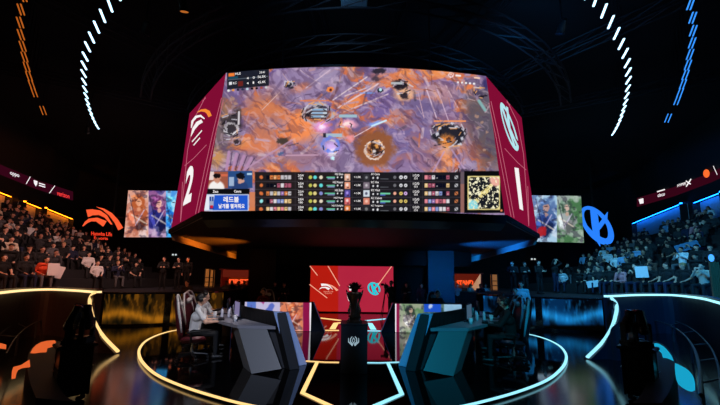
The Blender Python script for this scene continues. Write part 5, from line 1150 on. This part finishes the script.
for sd in (-1, 1):
    Y = 10.2; q = lambda p: Vector((p[0]*(1 if sd < 0 else -1), p[1], p[2]))
    c4 = [(-3.62, Y, .05), (-1.40, Y, .05), (-1.40, Y, .98), (-3.62, Y, .98)]
    r = thing('low_screen_wall', 'low wall showing a picture screen, %s' % ('orange haired portrait beside a magenta field' if sd < 0 else 'green and white armoured figure beside a magenta field'), 'screen', (2.5*sd, Y+.3, .04), 0, 'low picture screens behind the desks', True)
    Sx = bil(*[q(p) for p in c4]); picture('display', Sx, 110, 46, paint_ll if sd < 0 else paint_lr, r)
    mb = MB(); mb.prism([q((-3.66, Y+.01, .042)), q((-1.38, Y+.01, .042)), q((-1.38, Y+.01, 1.0)), q((-3.66, Y+.01, 1.0))], (0, .22, 0)); mb.build('housing', CASE, r)
    mb = MB(); mb.prism([q((-1.375, Y, .042)), q((-.93, Y, .042)), q((-1.33, Y, 1.0)), q((-1.375, Y, 1.0))], (0, .22, 0)); mb.build('slanted_end', mat('slab_navy', (.08, .13, .22), .35), r)
    mb = MB(); mb.tube([q((-.93, Y-.005, .05)), q((-1.33, Y-.005, 1.0))], .008, 6); mb.build('end_edge', mat('edge_blue', (.3, .4, .6), .3, emit=(.15, .25, .45), strength=.5), r)

# ================================================================== FOREGROUND: round plinths, rails, lamps
def moving_head(loc, rz, tilt, label, lensm):
    t = thing('moving_head_light', label, 'stage light', loc, rz, 'moving stage lights on the cases')
    mb = MB(); mb.rbox((0, 0, .05), (.19, .15, .10), .02); mb.build('base', CASE, t)
    for s_ in (-1, 1):
        mb = MB(); mb.rbox((s_*.085, 0, .22), (.02, .08, .28), .008); mb.build('yoke_arm', STEEL if s_ > 0 else CASE, t)
    R = Matrix.Rotation(tilt, 3, 'X'); c = Vector((0, 0, .32))
    mb = MB(); mb.lathe([(.04, -.13), (.062, -.10), (.066, .05), (.055, .14), (.062, .22)], c, 16, M=R); hd_ = mb.build('lamp_head', CASE, t)
    mb = MB(); mb.lathe([(.056, .221), (.045, .232), (.015, .236)], c, 16, M=R); mb.build('lens', lensm, hd_)
    mb = MB(); [mb.lathe([(.069, z), (.069, z+.008)], c, 16, M=R) for z in (-.08, -.055, -.03)]; mb.build('cooling_fins', STEEL, hd_)
LENS = mat('lens_glass', (.10, .12, .16), .08, .3, spec=1.)
TRK = mat('rail_metal', (.34, .36, .38), .35, .8)
for sd in (-1, 1):
    sn = 'gold' if sd < 0 else 'blue'; px0 = 69 if sd < 0 else 643
    b_ = atz(px0, 400, 0.0); 
    t = thing('flight_case', 'black flight case carrying stage lights on the %s side of the foreground' % sn, 'flight case', (b_.x, b_.y, 0), .9*-sd, 'flight cases under the stage lights')
    mb = MB(); mb.rbox((0, 0, .41), (.34, .34, .66), .02); mb.build('body', CASE, t)
    for sx in (-1, 1):
        for sy in (-1, 1): mb = MB(); mb.rbox((sx*.165, sy*.165, .41), (.03, .03, .68), .006); mb.build('corner_trim', CASE, t)
    for k in range(4):
        mb = MB(); mb.lathe([(.03, -.015), (.035, 0), (.03, .015)], ((-.12, .12)[k % 2], (-.12, .12)[k//2], .04), 12, M=Matrix.Rotation(math.pi/2, 3, 'X')); mb.box(((-.12, .12)[k % 2], (-.12, .12)[k//2], .072), (.05, .05, .02)); mb.build('caster', STEEL, t)
    for s_ in (-1, 1): mb = MB(); mb.tube([(s_*.17, -.07, .45), (s_*.21, -.07, .45), (s_*.21, .07, .45), (s_*.17, .07, .45)], .008, 6); mb.build('handle', STEEL, t)
    mb = MB(); mb.rbox((0, 0, .765), (.44, .42, .045), .01); mb.build('lid', CASE, t)
    for i, (dx, dy, rz, tl) in enumerate(((-.09, -.10, 1.2, .30), (.09, -.10, .6, -.25), (0.0, .12, .1, .12))):
        v = Matrix.Rotation(.9*-sd, 3, 'Z') @ Vector((dx, dy, 0))
        moving_head((b_.x+v.x, b_.y+v.y, .79), rz+.9*-sd, tl, 'black moving stage light on the %s side case, %s' % (sn, ['the one by the outer front corner', 'the one by the inner front corner', 'the rear one'][i]), LENS)
    # curved step; reflected coloured light is put on as glowing patches
    G = 'orange' if sd < 0 else 'cyan'
    em = glow('painted_light_orange', (.95, .42, .20), .85) if sd < 0 else glow('painted_light_cyan', (.10, .68, .85), .85)
    if sd < 0:
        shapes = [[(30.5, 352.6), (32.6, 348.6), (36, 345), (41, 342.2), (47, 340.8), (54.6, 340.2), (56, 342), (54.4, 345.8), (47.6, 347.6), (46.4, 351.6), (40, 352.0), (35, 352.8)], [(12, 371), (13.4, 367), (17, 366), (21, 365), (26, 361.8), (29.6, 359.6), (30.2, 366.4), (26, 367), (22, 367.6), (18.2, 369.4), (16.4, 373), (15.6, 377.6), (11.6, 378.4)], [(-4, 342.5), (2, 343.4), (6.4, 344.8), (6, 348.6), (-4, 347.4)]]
        drum = (44, 372)
    else:
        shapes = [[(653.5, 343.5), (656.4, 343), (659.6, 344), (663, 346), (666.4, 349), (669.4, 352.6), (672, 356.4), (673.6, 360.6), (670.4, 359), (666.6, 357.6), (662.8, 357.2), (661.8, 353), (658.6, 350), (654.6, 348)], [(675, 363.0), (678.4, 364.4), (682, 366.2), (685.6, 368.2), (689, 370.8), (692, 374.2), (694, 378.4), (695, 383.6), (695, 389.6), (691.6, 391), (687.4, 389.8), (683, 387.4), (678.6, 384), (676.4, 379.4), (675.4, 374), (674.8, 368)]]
        drum = (664, 376)
    r = thing('curved_step', 'low curved glossy step with patches of painted %s light in the foreground pit' % G, 'step', (4.6*sd, 4.8, 0), 0, 'curved steps with painted light in the foreground', True)
    zc = .34
    if sd < 0: arc = [(64, 342), (48, 340), (36, 344), (29, 353), (27, 366), (30, 382), (36, 398)]; inner = [(80, 350), (66, 352), (58, 360), (55, 372), (58, 384), (66, 396), (76, 402)]
    else: arc = [(636, 342), (652, 340.6), (664, 344.6), (673, 356), (675.4, 370), (671, 388), (662, 403)]; inner = [(628, 352), (638, 354), (646, 362), (649, 372), (646, 384), (640, 396), (632, 403)]
    A_ = smooth([atz(x, y, zc) for x, y in arc], 5); B_ = smooth([atz(x, y, zc) for x, y in inner], 5)
    mb = MB(); mb.loft([[a, b, Vector((b.x, b.y, 0)), Vector((a.x, a.y, 0))] for a, b in zip(A_, B_)]); mb.build('riser', mat('step_gloss', (.03, .03, .033), .5), r)
    c2 = [(p[0], p[1]) for p in arc]
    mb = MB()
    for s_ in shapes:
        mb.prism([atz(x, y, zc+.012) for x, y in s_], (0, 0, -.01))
    mb.build('painted_light_patch', em, r)
    if sd > 0:   # curved rail track
        r = thing('rail_track', 'curved double rail track of dark tubes with cross bars on the blue side', 'rail track', (5, 6, 0), 0, None, True)
        out_ = [(656, 317), (674, 320.5), (692, 329), (708, 344), (717, 362), (722, 390)]; inn = [(648, 319), (664, 323), (680, 331.5), (692, 345), (699, 365), (701, 395)]
        A_ = smooth([atz(x, y, .45) for x, y in out_], 6); B_ = smooth([atz(x, y, .45) for x, y in inn], 6)
        mb = MB(); mb.tube(A_, .016, 8); mb.build('rail', TRK, r); mb = MB(); mb.tube(B_, .022, 8); mb.build('rail', TRK, r)
        for i in range(3, len(A_), 5): mb = MB(); mb.tube([A_[i], B_[i]], .012, 6); mb.build('cross_bar', TRK, r)
        for i in range(1, len(A_), 8): mb = MB(); mb.tube([Vector((B_[i].x, B_[i].y, 0)), B_[i]], .02, 6); mb.build('leg', TRK, r)
    else:
        r = thing('rail_track', 'faint curved double rail track of dark tubes on the gold side', 'rail track', (-5, 6, 0), 0, None, True)
        out_ = [sym(*p) for p in [(652, 317), (670, 320.5), (688, 329), (708, 344), (720, 362)]]; inn = [sym(*p) for p in [(648, 322), (662, 326), (678, 334), (690, 345), (700, 362)]]
        A_ = smooth([atz(x, y, .45) for x, y in out_], 6); B_ = smooth([atz(x, y, .45) for x, y in inn], 6)
        mb = MB(); mb.tube(A_, .012, 8); mb.build('rail', TRK, r); mb = MB(); mb.tube(B_, .012, 8); mb.build('rail', TRK, r)
        for i in range(3, len(A_), 5): mb = MB(); mb.tube([A_[i], B_[i]], .010, 6); mb.build('cross_bar', TRK, r)
        for i in range(1, len(A_), 8): mb = MB(); mb.tube([Vector((B_[i].x, B_[i].y, 0)), B_[i]], .02, 6); mb.build('leg', TRK, r)
# striped pillar with a lamp at the far end of the blue-lit stand
p = at(717.5, 292, 8.9)
t = thing('striped_column', 'brown ribbed column with a blue lamp at the picture edge', 'column', (p.x, p.y, 1.16)); 
mb = MB(); zt_ = at(717.5, 262, 8.9).z-1.16; [mb.tube([(dx, 0, .0), (dx, 0, zt_)], .03, 8) for dx in (-.12, -.06, 0, .06, .12)]; mb.build('body', mat('column_brown', (.50, .30, .18), .5), t)
mb = MB(); mb.ball((-.05, 0, zt_+.12), (.06, .06, .11), 12); mb.build('lamp', glow('lamp_blue', (.25, .60, 1.), 1.6), t)

# ================================================================== CEILING
def truss(name, pts, w, parent=None, lab=None, r_=.035):
    mb = MB(); pts = [Vector(p) for p in pts]; n = len(pts); ch = []
    for i, p in enumerate(pts):
        t = (pts[min(i+1, n-1)]-pts[max(i-1, 0)]).normalized(); s_ = Vector((-t.y, t.x, 0))*w/2; ch.append([p+s_, p-s_, p+s_+up*w, p-s_+up*w])
    for k in range(4): mb.tube([c[k] for c in ch], r_, 6)
    for i in range(n-1):
        for a, b in ((0, 1), (0, 2), (1, 3), (2, 3)): mb.tube([ch[i][a], ch[i+1][b]], r_*.55, 5)
    return mb.build(name, TRUSS, parent)
CC = Vector((0, 21, 0))
for j, (R_, z) in enumerate(((8.2, 10.6), (10.6, 10.5), (12.6, 10.4))):
    o = truss('ceiling_truss', [CC+Vector((R_*math.sin(a), -R_*math.cos(a), z)) for a in np.linspace(-.95, .95, 22)], .4); tag(o, 'large curved dark ceiling truss, %s' % ['innermost ring nearest the video board', 'middle ring', 'outermost ring nearest the camera'][j], 'truss', 'curved ceiling trusses')
for j, a in enumerate((-1.15, -.78, -.42, -.14, .14, .42, .78, 1.15)):
    d = Vector((math.sin(a), -math.cos(a), 0)); o = truss('straight_truss', [CC+d*r_+up*11.5 for r_ in np.linspace(6, 19, 14)], .42); tag(o, 'straight dark ceiling truss radiating over the stage, %s from the gold side' % ORD[j], 'truss', 'straight ceiling trusses')
for j, (px, py) in enumerate(((183, 4), (562, 27), (88, 130), (146, 28))):
    p = atz(px, py, 10.2); t = thing('hanging_spotlight', 'dark hanging spotlight, %s' % ['with an amber glow above the crimson side screen marked 2', 'near the straight truss on the blue side', 'below the ring of white tubes on the gold side', 'faint one inside the ring of white tubes'][j], 'spotlight', (p.x, p.y, p.z), .3*j, 'spotlights under the ceiling')
    mb = MB(); mb.tube([(0, 0, .3), (0, 0, 12.4-p.z)], .03, 6); mb.build('pole', TRUSS, t)
    mb = MB(); mb.lathe([(.08, .22), (.12, .15), (.13, -.12), (.15, -.2)], n=14, M=Matrix.Rotation(.5, 3, 'X')); mb.build('lamp_head', CASE, t)
    mb = MB(); mb.lathe([(.12, -.201), (.03, -.215)], n=14, M=Matrix.Rotation(.5, 3, 'X')); mb.build('lens', glow('amber_lens', (.9, .5, .2), .6) if j == 0 else LENS, t)
p0, p1 = atz(341, 9.5, 10.8), atz(367, 9.5, 10.8)
t = thing('ceiling_panel', 'pale blue-grey panel box hanging at the top centre of the ceiling', 'panel', ((p0.x+p1.x)/2, p0.y, 10.8)); mb = MB(); mb.rbox((0, -.5, .25), (p1.x-p0.x, 1.0, .5), .03); mb.build('box', mat('panel_bluegrey', (.40, .50, .56), .5), t); mb = MB(); mb.tube([(0, -.5, .5), (0, -.5, 1.65)], .03, 6); mb.build('hanger', TRUSS, t)

# rings of tube lights
WT = glow('tube_white_blue', (.72, .90, 1.), 2.6); OT = glow('tube_orange', (.90, .46, .15), .62); BT = glow('tube_blue', (.22, .58, 1.), 1.15)
INN = [(127, -14), (118, -7), (109.8, 5), (102.6, 16), (96.6, 27.2), (91.6, 37.6), (87.6, 46.8), (85.2, 56.6), (84, 65.4), (83.6, 73.6), (84, 81.6), (84.9, 89), (86.0, 95.6), (87.4, 101.6), (88.8, 106.8), (90.4, 111.8), (92, 116.2), (93.8, 120.2), (95.6, 123.8), (97.4, 127)]
def tube_light(p, d, L, r_, m_, label, grp, cat='tube light'):
    d = d.normalized(); a, b = p-d*L/2, p+d*L/2
    t = thing('tube_light', label, cat, p, 0, grp, True)
    mb = MB(); mb.tube([a, b], r_, 8); mb.build('tube', m_, t)
    mb = MB(); s_ = up*(r_*1.3); mb.tube([a-d*.03+s_, b+d*.03+s_], r_*.8, 6); mb.build('housing', CASE, t)
    mb = MB(); mb.tube([p+s_, Vector((p.x, p.y, 12.44))], .008, 5); mb.build('hanger', CASE, t)
for sd in (-1, 1):
    for i, (x, y) in enumerate(INN):
        p = atz(x, y, 10.0); q0 = p+Vector((-.20, .50, 0)); d = Vector((-.27, .56, 0)); L = .50 if i < 10 else .46
        # length from the spacing of the ring
        if sd > 0: p = Vector((-p.x, p.y, p.z)); d = Vector((-d.x, d.y, 0))
        tube_light(p, d, L, .034, WT, 'glowing white tube of inner ceiling ring, %s side, %s from the picture top' % ('gold' if sd < 0 else 'blue', ORD[i]), 'white tubes of the inner ceiling ring')
OUTR = [(21.6, -4), (19.2, 9.6), (18.4, 22.6), (19.2, 34.8), (21.0, 46.4), (22.8, 57.0), (25.0, 67.0), (27.4, 76.4), (30.0, 85.0), (32.6, 92.6), (41.4, 110.6)]
for sd in (-1, 1):
    for i, (x, y) in enumerate(OUTR):
        for j in (0, 1):
            xx = x+j*3.4; p = atz(xx, y, 10.0); d = atz(xx+1.9-.03*i, y+5.6-.14*i, 10.0)-atz(xx-1.9+.03*i, y-5.6+.14*i, 10.0); L = d.length
            if sd > 0: p = Vector((-p.x, p.y, p.z)); d = Vector((-d.x, d.y, 0))
            tube_light(p, d, L, .02, OT if sd < 0 else BT, 'thin %s tube of outer ceiling ring, %s pair from picture top, %s tube' % ('orange' if sd < 0 else 'blue', ORD[i], ('outer', 'inner')[j]), 'tubes of the outer ceiling ring')
# small paired emergency lamps on the back walls
for sd in (-1, 1):
    p = at(174, 255.2, 33.0)
    t = thing('emergency_lamp', 'small twin emergency lamp high on the black wall on the %s side' % ('gold' if sd < 0 else 'blue'), 'lamp', (p.x*(1 if sd < 0 else -1), 33.2, p.z), 0, 'twin emergency lamps')
    mb = MB(); mb.rbox((0, 0, 0), (.5, .14, .14), .02); mb.build('box', CASE, t)
    for s_ in (-1, 1): mb = MB(); mb.ball((s_*.16, -.14, .06), .10, 10); mb.build('bulb', glow('bulb_white', (.85, .9, .9), .8), t)

# ================================================================== LIGHT
def area(name, loc, to, size, power, rgb, spread=160):
    l = bpy.data.lights.new(name, 'AREA'); l.energy = power; l.color = lin(rgb); l.shape = 'DISK'; l.size = size; l.spread = math.radians(spread)
    o = bpy.data.objects.new(name, l); COL.objects.link(o); o.location = loc; o.rotation_euler = (Vector(to)-Vector(loc)).to_track_quat('-Z', 'Y').to_euler(); return o
def spot(name, loc, to, power, rgb, ang=40, blend=.6, size=.15):
    l = bpy.data.lights.new(name, 'SPOT'); l.energy = power; l.color = lin(rgb); l.spot_size = math.radians(ang); l.spot_blend = blend; l.shadow_soft_size = size
    o = bpy.data.objects.new(name, l); COL.objects.link(o); o.location = loc; o.rotation_euler = (Vector(to)-Vector(loc)).to_track_quat('-Z', 'Y').to_euler(); return o
area('stage_wash_warm', (-6.5, 3.5, 7), (-10, 9.5, .8), 1.2, 110, (1., .58, .36), 90)
area('stage_wash_blue', (6.5, 3.5, 7), (10.5, 9, .9), 1.2, 340, (.10, .62, 1.), 100)
spot('desk_key_grey', (-1.5, -1.5, 6.5), (-2.0, 6, .7), 1800, (.90, .92, 1.), 24)
spot('desk_key_blue', (1.5, -1.5, 6.5), (2.0, 6, .7), 2900, (.12, .66, .80), 24)
spot('player_key_warm', (-.5, 6.0, 6.2), (-3.6, 7.2, 1.0), 640, (1., .94, .92), 36)
spot('player_key_cool', (.5, 6.0, 6.2), (3.6, 7.2, 1.0), 170, (.70, .88, 1.), 36)
spot('slab_key_blue', (3.2, .5, 3.2), (-1.2, 5.9, .6), 520, (.50, .70, 1.), 16)  # unseen spot added to brighten the gold side desk's end slab
spot('slab_key_teal', (-3.2, .5, 3.2), (1.2, 5.9, .6), 620, (.10, .60, .85), 16)  # mirrored unseen spot, added to brighten the cyan side slab
spot('trophy_key', (.8, 2.5, 5.5), (0, 5.8, 1.2), 110, (.9, .95, 1.), 12)  # unseen front spot added to brighten the dark trophy
area('crowd_wash_warm', (-7, 11, 7.5), (-16, 18, 2.6), 1.5, 230, (1., .78, .74), 110)
area('crowd_wash_blue', (7, 11, 7.5), (16, 18, 2.6), 1.5, 300, (.38, .80, 1.), 110)
spot('crowd_pool_warm', (-6, 9, 6), (-14.5, 12.8, 1.9), 420, (1., .80, .76), 26, 1.); spot('crowd_pool_blue', (6, 9, 6), (14.5, 13.5, 1.9), 520, (.55, .86, 1.), 30, 1.)
spot('crowd_pool_warm', (-6, 12, 6), (-14.2, 17.5, 2.2), 260, (1., .80, .76), 22, 1.); spot('crowd_pool_blue', (6, 12, 6), (14.6, 18.5, 2.4), 420, (.55, .86, 1.), 24, 1.)
spot('skirt_lamp_warm', (-5.2, 18.6, 1.4), (-8.2, 20.3, 3.5), 3200, (1., .50, .10), 34, 1.)
spot('skirt_lamp_warm', (-4.0, 13.4, 1.4), (-7.2, 14.2, 4.0), 4600, (1., .48, .10), 54, 1.)
spot('skirt_lamp_blue', (5.2, 18.6, 1.4), (8.2, 20.3, 3.5), 3200, (.08, .55, 1.), 34, 1.)
spot('skirt_lamp_blue', (4.0, 13.4, 1.4), (7.2, 14.2, 4.0), 5000, (.08, .50, 1.), 54, 1.)
area('ceiling_wash_blue', (6, 9, 9.0), (7.5, 13, 12.4), 1.5, 60, (.2, .65, 1.)); area('ceiling_wash_dim', (-1, 7.5, 9.0), (0, 11, 12.4), 1.5, 22, (.55, .78, 1.))
area('core_wash_blue', (4.2, 12.5, 3.0), (5.2, 17, 1.6), .5, 20, (.12, .60, 1.), 70)
w = bpy.data.worlds.new('world'); S.world = w; w.use_nodes = True; w.node_tree.nodes['Background'].inputs[0].default_value = (.010, .012, .016, 1); w.node_tree.nodes['Background'].inputs[1].default_value = .2
S.view_settings.view_transform = 'Standard'; S.view_settings.look = 'None'; S.view_settings.exposure = 0; S.view_settings.gamma = 1; S.view_settings.use_curve_mapping = False
